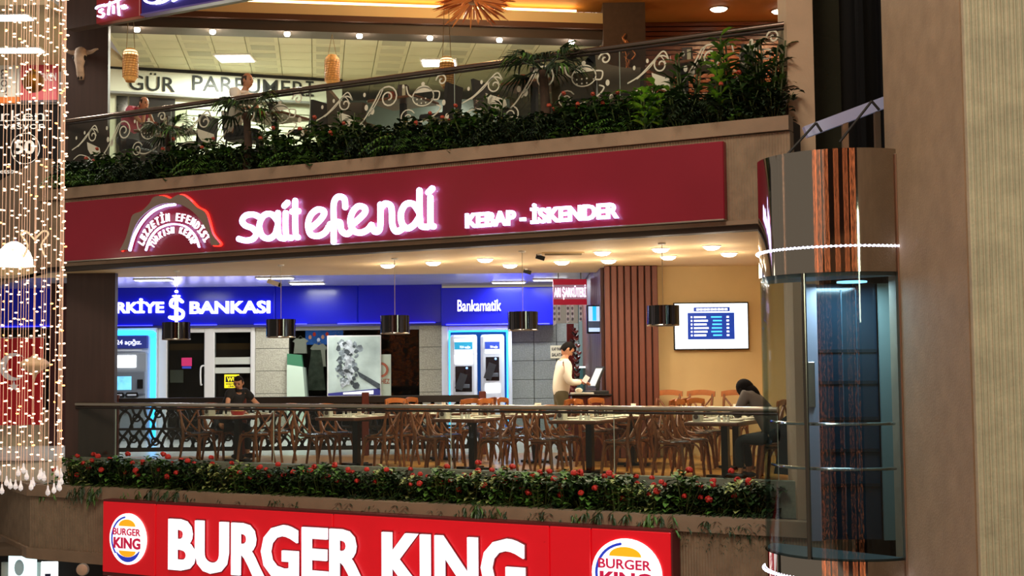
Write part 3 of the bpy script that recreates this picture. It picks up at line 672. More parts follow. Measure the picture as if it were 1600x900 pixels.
# pendant drum lamps
shade_m = M('black_glossy_shade', '0c0c10', .12, noise=(30, .5, (1, 1, .05)))
for (px, py, wpx), wh in zip(((275.5, 517, 43), (439, 513, 45), (617, 507, 45), (817, 501.5, 46.5), (1036, 493, 50)), ('in front of the bank emblem', 'in front of the stone pier', 'beside the framed poster', 'beside the twin cash machines', 'in front of the television')):
    u, z = fac(px, py, .45); p = FP(u, .45, z); sc = p.y/2000; R = wpx*sc/2; h = R*.62
    t = thing('pendant_lamp', 'black glossy drum pendant lamp '+wh, 'lamp', (p.x, p.y, z), 0, 'drum pendants along the rail')
    sh = MB().lathe([(R-.012, -h), (R, -h), (R, h), (R-.012, h), (R-.012, -h)], n=28).build('shade', shade_m, t, True)
    for k in range(14):
        a = 2*PI*k/14+.15*(k % 3); MB().box((R*1.003*math.cos(a), R*1.003*math.sin(a), 0), (.006, .012+.012*(k % 3), h*1.98), Matrix.Rotation(a, 3, 'Z')).build('pleat', M('shade_pleat', '3a3a42', .1), sh)
    MB().lathe([(R*.99, -h), (R, -h-.008), (R+.004, -h), (R, -h+.01)], n=28).build('rim', steel, t, True)
    MB().tube([(0, 0, h*.2), (0, 0, 3.07-z)], .005, 5).build('wire', M('wire_pale', 'cbbf9f', .5), t)
    MB().lathe([(.05, 3.07-z), (.05, 3.05-z), (.001, 3.04-z)], n=14).build('ceiling_cup', white_p, t)
    MB().ball((0, 0, -.02), .05, 10, 7).build('bulb', M('dim_bulb', 'd8d0c0', .3), t, 'all')
    for a in range(3): MB().tube([(0, 0, h*.5), (R*.98*math.cos(a*2.1), R*.98*math.sin(a*2.1), h*.5)], .004, 4).build('spider_arm', steel, t)
# ------------------------------------------------------------------ chairs and tables
wood = M('bentwood_brown', '7a4826', .38, noise=(18, .25)); woodl = M('bentwood_light', '9a5a2a', .35, noise=(14, .2)); seatm = M('seat_dark_leather', '2e2c28', .22)
def make_chair():
    t = thing('dining_chair', 'bentwood cross-back dining chair with dark round seat', 'chair')
    prof = [(.001, .475), (.15, .478), (.19, .472), (.2, .455), (.19, .44), (.001, .44)]
    MB().lathe(prof, n=22).xf(Matrix.Diagonal((1.02, .98, 1, 1))).build('seat', seatm, t, True)
    MB().lathe([(.195, .435), (.215, .44), (.215, .462), (.197, .462), (.195, .435)], n=22).build('seat_ring', wood, t, True)
    for s in (-1, 1):
        MB().tube(smooth_path([(.15, s*.15, .44), (.175, s*.165, .25), (.2, s*.18, 0)]), [.026-.0006*i for i in range(13)], 7).build('leg', wood, t, True)
        MB().tube(smooth_path([(-.25, s*.19, 0), (-.205, s*.18, .25), (-.18, s*.175, .45), (-.205, s*.19, .68), (-.25, s*.19, .84)]), [.019]*6+[.025]*12+[.02]*7, 7).build('back_post', wood, t, True)
        MB().tube(smooth_path([(-.18, s*.172, .47), (-.2, s*.06, .56), (-.225, -s*.08, .70), (-.245, -s*.17, .79)]), .014, 6).build('cross_brace', wood, t, True)
        MB().tube(smooth_path([(-.18, s*.175, .62), (-.10, s*.2, .50), (.02, s*.205, .47)]), .013, 6).build('side_brace', wood, t, True)
        MB().tube(smooth_path([(-.2, s*.178, .25), (-.14, s*.17, .38), (0, s*.165, .42), (.11, s*.165, .38), (.172, s*.163, .25)]), .013, 6).build('hoop', wood, t, True)
    MB().tube(smooth_path([(.17, -.163, .25), (.155, -.11, .38), (.15, 0, .42), (.155, .11, .38), (.17, .163, .25)]), .013, 6).build('hoop', wood, t, True)
    P = smooth_path([(-.243, -.235, .845), (-.268, -.12, .86), (-.278, 0, .865), (-.268, .12, .86), (-.243, .235, .845)]); m = MB(); n = len(P)
    vs = []
    for p in P:
        for dx, dz in ((-.012, -.035), (.012, -.035), (.014, 0), (.012, .035), (-.012, .035), (-.014, 0)): vs.append((p.x+dx-.15*dz, p.y, p.z+dz))
    m.add(vs, [(i*6+k, i*6+(k+1) % 6, i*6+6+(k+1) % 6, i*6+6+k) for i in range(n-1) for k in range(6)]+[tuple(range(6)), tuple(range((n-1)*6, n*6))])
    m.build('top_rail', woodl, t, True)
    return t
chair0 = make_chair(); first = [True]
def chair(u, n, face, label, group, sc=1.03):
    p = FP(u, n, 0); rz = FROT+face
    if first[0]:
        first[0] = False; chair0.location = p; chair0.rotation_euler.z = rz; chair0['label'] = label; chair0['group'] = group; return chair0
    return dup(chair0, p, rz, label, group, (1, 1, sc))
runner = M('cream_place_cloth', 'efe6cf', .7); tbrown = M('table_edge_brown', '5a3018', .4, noise=(10, .2)); tblack = M('pedestal_black', '0e0c0c', .35)
def make_table(L=1.15, W_=.72):
    t = thing('dining_table', 'dark dining table with pale cloth on a black pedestal', 'table')
    MB().rbox((-W_/2, -L/2, .70), (W_/2, L/2, .745), .015).build('top', tbrown, t)
    MB().rbox((-W_/2+.03, -L/2+.06, .746), (W_/2-.03, L/2-.03, .752), .003).build('place_cloth', runner, t)
    MB().box((0, 0, .36), (.09, .09, .68)).build('pedestal', tblack, t)
    MB().box((0, 0, .02), (.52, .07, .035)).build('foot', tblack, t); MB().box((0, 0, .021), (.07, .52, .035)).build('foot', tblack, t)
    MB().box((0, 0, .685), (.4, .06, .03)).build('bracket', tblack, t)
    return t
table0 = make_table(); tfirst = [True]
def table(u, n, label, group):
    p = FP(u, n, 0)
    if tfirst[0]: tfirst[0] = False; table0.location = p; table0.rotation_euler.z = FROT; table0['label'] = label; table0['group'] = group; return table0
    return dup(table0, p, FROT, label, group)
# tableware prototypes
def once(fn):
    st = []
    def f(p, rz, lb, gr):
        if not st: o = fn(); st.append(o); o.location = p; o.rotation_euler.z = rz
        else: o = dup(st[0], p, rz)
        o['label'] = lb; o['group'] = gr; return o
    return f
@once
def napkin_box():
    t = thing('napkin_box', 'x', 'box'); MB().rbox((-.05, -.08, 0), (.05, .08, .12), .01).build('body', M('pale_plastic', 'b8b4a4', .4), t)
    MB().lathe([(.032, 0), (.032, .006), (.001, .006)], n=14).xf(Matrix.Translation((0, -.078, .06)) @ Matrix.Rotation(PI/2, 4, 'X')).build('dark_disc', M('napkin_disc', '4a3a30', .5), t)
    MB().rbox((-.03, -.06, .118), (.03, .06, .14), .004).build('napkins', runner, t); return t
@once
def menu_card():
    t = thing('menu_card', 'x', 'menu'); MB().box((0, 0, .01), (.05, .11, .02)).build('base', woodl, t)
    MB().box((0, 0, .085), (.008, .1, .14)).build('card', M('card_white', 'f2ecda', .6), t)
    for i in range(3): MB().box((-.006, 0, .11-.03*i), (.004, .07, .008)).build('print_line', M('card_print', 'b08a60', .7), t)
    return t
@once
def shaker():
    t = thing('salt_shaker', 'x', 'shaker'); MB().lathe([(.001, 0), (.02, 0), (.022, .03), (.016, .06), (.001, .06)], n=12).build('body', M('shaker_glass', 'd8d8cc', .2), t, True)
    MB().lathe([(.017, .06), (.017, .075), (.008, .085), (.001, .086)], n=12).build('cap', steel, t, True); return t
@once
def tumbler():
    t = thing('drinking_glass', 'x', 'glass'); MB().lathe([(.001, .004), (.026, .004), (.033, .1), (.031, .1), (.025, .01), (.001, .01)], n=14).build('bowl', glass('tumbler_glass', (.9, .94, .94), .12), t, True)
    MB().lathe([(.001, 0), (.026, 0), (.026, .006), (.001, .006)], n=14).build('base', M('glass_base', 'c4ccca', .1), t, True); return t
@once
def plate():
    t = thing('plate', 'x', 'plate'); MB().lathe([(.001, .006), (.07, .006), (.115, .02), (.12, .022), (.118, .014), (.07, 0), (.001, 0)], n=24).build('dish', M('plate_white', 'f4f0e6', .25), t, True)
    MB().lathe([(.112, .021), (.118, .0235), (.121, .022)], n=24).build('rim_line', M('plate_rim', '9a8a70', .4), t); return t
ZT = .7525
def set_table(u, n, k, where):
    q = random.Random(k*13+int(n*10))
    P = lambda du, dn: FP(u+du, n+dn, ZT)
    napkin_box(P(-.22, -.42), FROT+q.uniform(-.3, .3), 'pale napkin box with dark disc on %s' % where, 'napkin boxes')
    menu_card(P(-.02, .1), FROT+PI/2+q.uniform(-.5, .5), 'white menu card in a wooden holder on %s' % where, 'menu cards')
    for i in range(3): shaker(P(.06+.06*i, -.42+.03*(i % 2)), 0, 'small salt and pepper shaker on %s' % where, 'shakers')
    for i in range(2): tumbler(P(.0+.1*i, .25+.05*i), 0, 'clear drinking glass on %s' % where, 'drinking glasses')
    for du, dn in ((-.2, -.15), (.2, -.15), (-.2, .28), (.22, .3))[(0 if k else 2):]: plate(P(du, dn), 0, 'white round plate laid on %s' % where, 'plates')
near_u = [fac(x, 650, .85)[0] for x in (368, 553, 735, 918, 1130)]
for k, u in enumerate(near_u):
    table(u, .92, 'dark pedestal table with pale cloth right behind the glass rail', 'tables along the rail')
    set_table(u, .92, k, 'a table behind the glass rail')
    for s in (-1, 1):
        for dn in (-.28, .3):
            if k == 0 and s == -1 and dn > 0: continue
            if k == 4 and s == 1 and dn < 0: continue
            chair(u+s*(.52+.04*((k*7+int(dn*10)) % 3)), .92+dn, (0 if s < 0 else PI)+.12*math.sin(k*3+dn*9), 'bentwood cross-back chair with dark seat at a table along the rail', 'chairs along the rail')
far_u = [fac(x, 650, 2.42)[0] for x in (690, 838, 988, 1150)]
for k, u in enumerate(far_u):
    table(u, 2.42, 'pedestal table with pale cloth in the second row from the rail', 'second row tables')
    set_table(u, 2.42, k+9, 'a table in the second row')
    for s in (-1, 1):
        for dn in ((-.28,) if (k, s) == (1, 1) else (-.28, .3)): chair(u+s*.48, 2.42+dn, (0 if s < 0 else PI)+.2*math.sin(k*5+dn*7), 'bentwood cross-back chair with dark seat in the second table row', 'chairs in the second row', 1.10)
for px in (1015, 1120):
    u = fac(px, 640, 3.9)[0]
    for du in (-.3, .3): chair(u+du, 3.75, -PI/2+.2*du, 'bentwood chair standing by the ochre television wall', 'chairs by the television wall', 1.2)
# red bread basket on the first table
p = FP(near_u[0]+.16, .72, ZT)
t = thing('bread_basket', 'red oval basket of sliced bread on a rail table', 'basket', p)
MB().lathe([(.09, 0), (.125, .06), (.135, .065), (.118, .06), (.085, .008), (.001, .008)], n=18).build('basket', M('red_plastic', 'b81c18', .35), t, True)
for i in range(5): MB().ball((-.06+.03*i, .02*(-1)**i, .065), (.028, .06, .03), 8, 6).build('bread_slice', M('bread', 'd9b676', .8), t, 'all')
# ------------------------------------------------------------------ lattice fence between restaurant and corridor
fenw = M('dark_fence_wood', '17110e', .5); postw = M('red_fence_post', '5c2418', .45)
YFE = YC-.25
pxs = [178, 381, 572, 755]; rn = random.Random(11)
for i in range(3):
    A = at(pxs[i], 640, YFE).x; B = at(pxs[i+1], 640, YFE).x; L = B-A
    t = thing('lattice_fence', ['black lattice fence panel beside the dark pillar', 'black lattice fence panel in front of the stone pier', 'black lattice fence panel in front of the twin cash machines'][i], 'fence', (A, YFE, 0))
    MB().rbox((0, -.03, .88), (L, .03, 1.0), .01).build('top_rail', fenw, t)
    MB().bb((0, -.02, .10), (L, .02, .17)).build('bottom_rail', fenw, t); MB().bb((0, -.02, .46), (L, .02, .50)).build('mid_rail', fenw, t)
    MB().rbox((L-.07, -.045, 0), (L+.05, .045, 1.06), .012).build('post', postw, t)
    if i == 0: MB().rbox((0, -.045, 0), (.09, .045, 1.06), .012).build('post', postw, t)
    for zz0, zz1 in ((.17, .46), (.50, .88)):                       # organic cut-out lattice: rounded webs
        m = MB(); x = .05
        while x < L-.05:
            w_ = rn.uniform(.16, .24); zm = (zz0+zz1)/2+rn.uniform(-.06, .06)
            m.ribbon(smooth_path([(x, zz0), (x+w_*.25, zm-.05), (x+w_*.6, zm+.04), (x+w_, zz1)], 4), .045, -.012, .012)
            m.ribbon(smooth_path([(x+w_*.1, zz1), (x+w_*.35, zm+.06), (x+w_*.9, zm-.02), (x+w_*1.1, zz0)], 4), .04, -.012, .012)
            if rn.random() < .6: m.ribbon([(x+w_*.5+.06*math.cos(a*PI/5), zm+.06*math.sin(a*PI/5)) for a in range(11)], .03, -.012, .012)
            x += w_*.95
        m.build('lattice_web', fenw, t)
# ------------------------------------------------------------------ television and right wall
Yt = YTV-.08; a, b = at(1052, 473, Yt), at(1171, 546, Yt)
t = thing('television', 'large lit television showing a league table on the ochre wall', 'television', (a.x, Yt, b.z))
W, H = b.x-a.x, a.z-b.z
MB().rbox((0, 0, 0), (W, .06, H), .012).build('casing', black_p, t)
sc = MB().bb((.02, -.004, .02), (W-.02, .0, H-.02)).build('screen', M('tv_white', 'f0f8ff', .3, em=1.9, emcol='e4f4ff'), t)
bl = M('tv_blue', '1a3a9a', .3, em=.9); cy = M('tv_cyan', '50d0ff', .3, em=1.1); tw = M('tv_text', 'f0f8ff', .3, em=1.5)
gx = lambda p: W*(p-1052)/119; gz = lambda p: H*(546-p)/73
MB().rbox((gx(1074), -.012, gz(530)), (gx(1148), -.005, gz(489)), .008).build('table_graphic', bl, sc)
MB().rbox((gx(1084), -.012, gz(487)), (gx(1141), -.005, gz(480.5)), .008).build('title_graphic', bl, sc)
for i in range(9): MB().bb((gx(1088+5.6*i), -.015, gz(485.6)), (gx(1092.6+5.6*i), -.012, gz(482.2))).build('title_glyph', tw, sc)
for i in range(6):
    z = 523.5-5.6*i
    MB().bb((gx(1079), -.015, gz(z+1.5)), (gx(1081.5), -.012, gz(z-1.2))).build('row_number', tw, sc)
    MB().bb((gx(1084), -.015, gz(z+1.5)), (gx(1105+((i*7) % 5)-2), -.012, gz(z-1.2))).build('row_name', tw, sc)
    MB().bb((gx(1114-((i*3) % 4)), -.015, gz(z+1.3)), (gx(1128+((i*5) % 5)), -.012, gz(z-1))).build('row_team', cy, sc)
    MB().bb((gx(1135.5), -.015, gz(z+1.5)), (gx(1139.5), -.012, gz(z-1.2))).build('row_points', tw, sc)
# portrait monitor on the slatted side wall
p = at(929, 499, 21.2)
t = thing('wall_monitor', 'small portrait monitor on the slatted side wall showing blue picture', 'monitor', (p.x, 21.2, p.z), .25)
MB().rbox((-.125, 0, -.235), (.125, .06, .235), .012).build('casing', black_p, t)
s_ = MB().bb((-.105, -.004, -.205), (.105, 0, .215)).build('screen', M('monitor_lit', 'a8c4e8', .3, em=1.0), t)
MB().bb((-.035, -.007, -.02), (.03, -.004, .215)).build('picture_shape', M('monitor_cyan', '20a8e0', .3, em=1.1), s_); MB().bb((-.105, -.007, -.14), (.105, -.004, -.03)).build('picture_shape', M('monitor_dark', '404a60', .3, em=.5), s_)
MB().tube([(.05, .06, 0), (.22, .1, 0)], .025, 6).build('bracket', black_m, t)
# ------------------------------------------------------------------ cash desk
Yd = YCOL-.55
p = at(872, 640, Yd); q = at(950, 640, Yd)
t = thing('cash_desk', 'dark red wooden cash desk with black top before the slatted column', 'desk', (at(894, 640, Yd).x, Yd, 0))
W = at(956, 640, Yd).x-at(894, 640, Yd).x; zt = at(920, 616, Yd).z
MB().rbox((0, 0, 0), (W, .55, zt-.03), .01).build('body', M('desk_red_wood', '5e241a', .4, noise=(8, .2)), t)
MB().rbox((-.15, -.05, zt-.03), (W, .57, zt), .01).build('counter_top', black_p, t)
for i in range(3): MB().rbox((.02+i*W/3, -.012, .08), (W/3*(i+1)-.02, 0, zt-.06), .006).build('front_panel', MATS['desk_red_wood'], t)
t2 = thing('till_terminal', 'grey touchscreen till tilted on the cash desk', 'till', (at(934, 610, Yd).x, Yd+.25, zt), .35)
MB().rbox((-.16, -.12, 0), (.16, .12, .05), .01).build('base', M('till_dark', '2a2c2e', .4), t2)
MB().tube([(.02, .02, .04), (.05, .03, .2)], .03, 8).build('stand', MATS['till_dark'], t2)
s_ = MB().box((0, 0, .26), (.03, .3, .36), Matrix.Rotation(.45, 3, 'Y')).build('screen_case', MATS['till_dark'], t2); MB().box((-.018, 0, .262), (.006, .25, .3), Matrix.Rotation(.45, 3, 'Y')).build('screen', M('till_screen', 'b8c4c8', .3, em=.6), s_)
t3 = thing('receipt_tray', 'pale paper tray and cup on the cash desk', 'tray', (at(908, 612, Yd).x, Yd+.1, zt))
MB().rbox((-.16, -.1, 0), (.2, .12, .025), .008).build('tray', M('tray_pale', 'd8d4c4', .5), t3); MB().ball((-.03, 0, .06), .05, 10, 7, (1.2, 1, .8)).build('paper_roll', runner, t3, 'all')
# deli corner behind
Yq = 25.2
t = thing('deli_counter', 'teal glass deli counter with white edge behind the cash desk', 'counter', (at(893, 600, Yq).x, Yq, 0))
W = min(at(931, 600, Yq).x, XSIDE-.05)-at(893, 600, Yq).x
MB().rbox((0, 0, 0), (W, .6, .8), .01).build('base', M('teal_base', '3c6a70', .4), t)
MB().bb((0, 0, .8), (W, .02, at(910, 575, Yq).z)).build('front_glass', glass('teal_glass', (.5, .75, .76), .1), t)
MB().rbox((0, -.02, at(910, 575, Yq).z), (W, .25, at(910, 572.5, Yq).z), .005).build('top_edge', M('counter_light', 'f0ffff', .4, em=1.5), t)
MB().rbox((.02, .2, .8), (W-.02, .55, 1.0), .02).build('goods', M('deli_goods', '7aa0a0', .5, noise=(12, .4)), t)
Ys = 23.6
t = thing('deli_sign', 'red and white illuminated deli sign hanging over the side passage', 'sign', (at(865, 478, Ys).x, Ys, at(890, 476, Ys).z), .12)
W = at(918, 476, Ys).x-at(865, 476, Ys).x; H = at(890, 436, Ys).z-at(890, 476, Ys).z
MB().rbox((0, 0, 0), (W, .1, H), .01).build('board', M('deli_red', 'a01830', .4, em=.5, emcol='b01830'), t)
MB().bb((.0, -.006, H*.22), (W, 0, H*.78)).build('pale_band', M('deli_pale', 'a88090', .4, em=.4), t)
for x_ in (.1, W-.1): MB().tube([(x_, .05, H), (x_, .05, 3.2-at(890, 476, Ys).z)], .01, 5).build('hanger', steel, t)
letters('ARI ŞARKÜTERİ', .01, W-.02, H*.3, H*.66, -.02, lets, t, .02, .01)
for i, (px, l0) in enumerate(((866, 34), (873, 26), (887, 30), (894, 24), (907, 28))):
    pp = at(px, 475, Ys+.02+.1*(px-865)/53)
    s_ = thing('paper_streamer', 'white paper streamer hanging below the red deli sign', 'streamer', (pp.x, pp.y, pp.z), 0, 'deli streamers')
    MB().prism([(-.025, -l0/85), (.03, -l0/85+.03), (.028, 0), (-.022, 0)], -.004, .004).build('strip', M('paper_white', 'd8d2d8', .7, em=.2), s_)
    for k in range(3): MB().ball((0.002, -.006, -.08-.1*k), .022, 6, 5, (1, .2, 1.4)).build('print', M('streamer_print', '8c8aa0', .7), s_)
t = thing('sausage_rack', 'tall rack of hanging red sausages beside the deli counter', 'rack', (at(890, 560, 24.4).x, 24.4, 0))
MB().rbox((-.05, 0, .0), (.09, .05, at(890, 506, 24.4).z), .01).build('post', M('rack_red', '7c1018', .5), t)
rr = random.Random(3)
for i in range(26):
    z = at(890, 512, 24.4).z-.045*i; x = .1+rr.uniform(-.05, .08)
    MB().tube(smooth_path([(x-.04, -.05, z), (x, -.08, z-.05), (x+.03, -.05, z-.02)], 3), .022, 6).build('sausage', M('sausage%d' % (i % 3), ('6a1014', 'a8605a', '2c1214')[i % 3], .35), t, True)
t = thing('wall_notice', 'cream notice with black capitals on the grey tile wall', 'notice', (at(860, 548, YB-.06).x, YB-.06, at(860, 560, YB-.06).z))
MB().rbox((0, 0, 0), (.32, .02, .27), .004).build('paper', M('notice_cream', 'd8d0b0', .6), t)
text_fit('notice_text', 'KAP PAKET', .03, .29, .16, .23, -.004, black_m, t, .004, .03); text_fit('notice_text', 'SALATA', .03, .26, .04, .11, -.004, black_m, t, .004, .03)
# ------------------------------------------------------------------ people
def skin_geo(V, R, E, root=0, sub=2):
    me = bpy.data.meshes.new('sk'); me.from_pydata([tuple(v) for v in V], E, []); ob = bpy.data.objects.new('sk', me); COL.objects.link(ob)
    md = ob.modifiers.new('s', 'SKIN'); md.use_smooth_shade = True
    for i, d in enumerate(me.skin_vertices[0].data):
        r = R[i]; d.radius = (r, r) if not isinstance(r, tuple) else r; d.use_root = (i == root)
    sb = ob.modifiers.new('u', 'SUBSURF'); sb.levels = sub; sb.render_levels = sub
    bpy.context.view_layer.update(); dg = bpy.context.evaluated_depsgraph_get()
    e = bpy.data.meshes.new_from_object(ob.evaluated_get(dg)); bpy.data.objects.remove(ob); bpy.data.meshes.remove(me)
    bm = bmesh.new(); bm.from_mesh(e)
    for _ in range(5): bmesh.ops.smooth_vert(bm, verts=bm.verts, factor=.5, use_axis_x=True, use_axis_y=True, use_axis_z=True)
    bm.to_mesh(e); bm.free()
    vs = [v.co.copy() for v in e.vertices]; fs = [tuple(p.vertices) for p in e.polygons]; bpy.data.meshes.remove(e); return vs, fs
def frame(fwd, upv=Vector((0, 0, 1))):
    x = Vector(fwd).normalized(); y = upv.cross(x).normalized(); z = x.cross(y); return Matrix((x, y, z)).transposed().to_4x4()
def head_mesh(m, c, fwd, sc=1.0, upv=Vector((0, 0, 1))):
    T = Matrix.Translation(c) @ frame(fwd, upv) @ Matrix.Scale(sc, 4); k = len(m.v); m.m(0)
    m.ball((0, 0, 0), 1, 18, 14)
    for i in range(k, len(m.v)):
        x, y, z = m.v[i]; jaw = max(0, -z-.15)
        yy = y*.075*(1-.38*jaw); xx = x*(.094 if x < 0 else .092)*(1-.12*jaw)+.02*jaw
        if x > .6 and abs(y) < .5: xx -= .008*(1 if .0 < z < .3 else 0)
        m.v[i] = (xx, yy, z*.118)
    m.add([(.086, -.013, .02), (.086, .013, .02), (.088, -.017, -.028), (.088, .017, -.028), (.112, 0, -.024), (.092, 0, .03)], [(0, 1, 5), (0, 4, 2), (0, 5, 4), (5, 1, 4), (1, 3, 4), (2, 4, 3)])
    for s in (-1, 1): m.ball((-.005, s*.076, -.005), (.02, .009, .032), 8, 6); 
    m.m(1)
    for s in (-1, 1): m.ball((.080, s*.03, .012), (.010, .013, .008), 8, 6)
    for s in (-1, 1): m.box((.089, s*.032, .036), (.008, .034, .007))
    m.m(2); m.ball((.083, 0, -.062), (.010, .024, .007), 8, 6); m.m(0)
    m.xf(T, k)
def hand(m, w_, d, nrm, side, curl=.7):
    d = Vector(d).normalized(); nrm = (Vector(nrm)-d*Vector(nrm).dot(d)).normalized(); s = d.cross(nrm)*side; w_ = Vector(w_)
    k = len(m.v); m.ball((0, 0, 0), (.05, .042, .018), 10, 7); m.xf(Matrix.Translation(w_+d*.05) @ Matrix((d, s, nrm)).transposed().to_4x4(), k)
    for i, L in enumerate((.068, .078, .072, .056)):
        b = w_+d*.09+s*(.03-.02*i); p = [b-d*.02]; dr = d.copy()
        for j in range(3):
            dr = (dr*math.cos(curl*.5)-nrm*math.sin(curl*.5)); p.append(p[-1]+dr*(L*(.45, .3, .25)[j]+(.02 if j == 0 else 0)))
        m.tube(p, [.0095, .009, .008, .006], 6)
    b = w_+d*.03+s*.035; m.tube([b, b+d*.025+s*.025-nrm*.01, b+d*.055+s*.032-nrm*.022, b+d*.072+s*.028-nrm*.03], [.012, .011, .010, .007], 6)
SKN = {'a': ('b98463', '7a3a30'), 'b': ('c08a6a', '7a3a30')}
def person(label, loc, rz, J, shirt, trousers, hair, sleeve='short', haircut='short', hc='120d0b', fwd=(1, 0, 0), skin='a', sc=1.0, handdir=None, stripes=False, shoe='1a1512', handup=None):
    t = thing('person', label, 'person', loc, rz); t.scale = (sc,)*3
    J = {k: Vector(v) for k, v in J.items()}
    sk = M('skin_'+skin, SKN[skin][0], .5); eye = M('eye_dark', '1a1210', .3); lip = M('lip', SKN[skin][1], .5)
    V = [J['pel'], J['spi'], J['che'], J['nec'], J['hed']-Vector((0, 0, .05))]; R = [.08, .08, .08, .055, .06]; E = [(0, 1), (1, 2), (2, 3), (3, 4)]
    for s in 'LR':
        b = len(V); V += [J['sh'+s], J['el'+s], J['wr'+s]]; R += [.05, .04, .03]; E += [(2, b), (b, b+1), (b+1, b+2)]
        b = len(V); V += [J['hi'+s], J['kn'+s], J['an'+s], J['an'+s]+J['toe']*.15]; R += [.055, .05, .04, .03]; E += [(0, b), (b, b+1), (b+1, b+2), (b+2, b+3)]
    m = MB(); m.add(*skin_geo(V, R, E)); head_mesh(m, J['hed'], fwd)
    for s, sd in (('L', 1), ('R', -1)):
        d = J['wr'+s]-J['el'+s]; d = Vector(handdir[s]) if handdir and s in handdir else d
        hand(m, J['wr'+s], d, (handup or (0, 0, 1)), sd)
    m.build('body', [sk, eye, lip], t, 'all')
    # shirt
    V = [J['pel']-Vector((0, 0, .09)), J['spi'], J['che'], J['che'].lerp(J['nec'], .62)]; R = [.158, .158, .172, .095]; E = [(0, 1), (1, 2), (2, 3)]
    for s in 'LR':
        b = len(V); q = .62
        if sleeve == 'short': V += [J['sh'+s], J['sh'+s].lerp(J['el'+s], .55)]; R += [.092, .078]; E += [(2, b), (b, b+1)]
        else: V += [J['sh'+s], J['el'+s], J['el'+s].lerp(J['wr'+s], .93)]; R += [.088, .068, .05]; E += [(2, b), (b, b+1), (b+1, b+2)]
    m = MB(); m.add(*skin_geo(V, R, E)); sh = m.build('shirt', shirt, t, 'all')
    if stripes:
        for k in (-.06, 0, .06): MB().box((J['che'].x-.13, k, J['che'].z-.05), (.01, .012, .2)).build('stripe', M('stripe_grey', '5a5a5a', .8), sh)
    k = len(V); col = MB().lathe([(.062, -.02), (.072, .0), (.068, .03), (.06, .03), (.058, -.02)], (0, 0, 0), 14)
    col.xf(Matrix.Translation(J['che'].lerp(J['nec'], .75)) @ frame(Vector((1, 0, 0)), (J['nec']-J['che']).normalized())).build('collar', shirt, t, True)
    # trousers and shoes
    V = [J['pel'], J['pel']+Vector((0, 0, .14))]; R = [.14, .14]; E = [(0, 1)]
    for s in 'LR':
        b = len(V); V += [J['hi'+s], J['kn'+s], J['an'+s].lerp(J['kn'+s], .12)]; R += [.105, .08, .065]; E += [(0, b), (b, b+1), (b+1, b+2)]
    m = MB(); m.add(*skin_geo(V, R, E)); m.build('trousers', trousers, t, 'all')
    for s in 'LR':
        a = J['an'+s]; f = J['toe'].normalized(); mm = MB(); k = 0
        mm.ball((0, 0, 0), (.14, .05, .045), 12, 8); mm.xf(Matrix.Translation(a+f*.06+Vector((0, 0, -.02))) @ frame(f)); mm.build('shoe', M('shoe_'+shoe, shoe, .4), t, 'all')
    # hair
    hm = M('hair_'+hc, hc, .85, spec=.15); m = MB(); T = Matrix.Translation(J['hed']) @ frame(fwd)
    if haircut == 'long':
        m.ball((-.015, 0, .01), (.115, .098, .135), 16, 12); k = len(m.v)
        m.ball((-.05, 0, -.08), (.085, .105, .14), 14, 10)
        for s in (-1, 1): m.ball((.02, s*.085, -.12), (.05, .03, .17), 10, 8)
    else:
        lo = {'short': -.02, 'bald': .0}[haircut]
        for i in range(0, 13):
            pass
        m.ball((0, 0, 0), 1, 22, 16); vs, fs = m.v, m.f
        keep = []
        for f in fs:
            x = sum(vs[i][0] for i in f)/len(f); z = sum(vs[i][2] for i in f)/len(f)
            if haircut == 'short': ok = z > (.58 if x > .3 else (-.05 if x > -.15 else -.55))
            else: ok = x < .35 and -.5 < z < (.62 if x < -.2 else .5) and not (x > -.05 and z < 0)
            if ok: keep.append(f)
        top = 1.06 if haircut == 'short' else 1.03
        m.v = [(v[0]*.094*top-.004, v[1]*.075*top*1.02, v[2]*.118*(top if haircut == 'short' else 1.02)) for v in vs]; m.f = keep; m.mi = [0]*len(keep)
    m.xf(T); m.build('hair', hm, t, 'all')
    return t
def seated(lean=.15, elL=None, wrL=None, elR=None, wrR=None, head=None, hz=0):
    lx = lean
    J = dict(pel=(-.06, 0, .56), spi=(-.05+lx*.35, 0, .76), che=(lx*.85-.02, 0, 1.0), nec=(lx*1.15, 0, 1.16), hed=(lx*1.35+.03, 0, 1.29+hz),
             hiL=(.02, .1, .54), hiR=(.02, -.1, .54), knL=(.42, .13, .53), knR=(.42, -.13, .53), anL=(.40, .12, .09), anR=(.36, -.14, .09), toe=(1, 0, 0))
    for s, k in (('L', 1), ('R', -1)): J['sh'+s] = (lx*.95, .2*k, 1.10)
    J['elL'] = elL or (lx+.15, .26, .82); J['wrL'] = wrL or (lx+.38, .2, .82); J['elR'] = elR or (lx+.15, -.26, .82); J['wrR'] = wrR or (lx+.38, -.2, .82)
    if head: J['hed'] = head
    return J
black_tee = M('black_tshirt', '121214', .85); jean = M('dark_trousers', '1c2026', .8)
# man in black at the first rail table
p = FP(near_u[0]-.56, 1.22, 0)
chair(near_u[0]-.60, 1.22, 0, 'bentwood chair under the seated man in black', 'occupied chairs')
pm = person('seated man in a black t-shirt leaning over a rail table', p, FROT, seated(.30, (.42, .40, .86), (.62, .55, .80), (.36, -.34, .84), (.56, -.22, .79), head=(.33, -.02, 1.25)), black_tee, jean, None, hc='1a120d', fwd=(.35, -.8, -.42), skin='a')
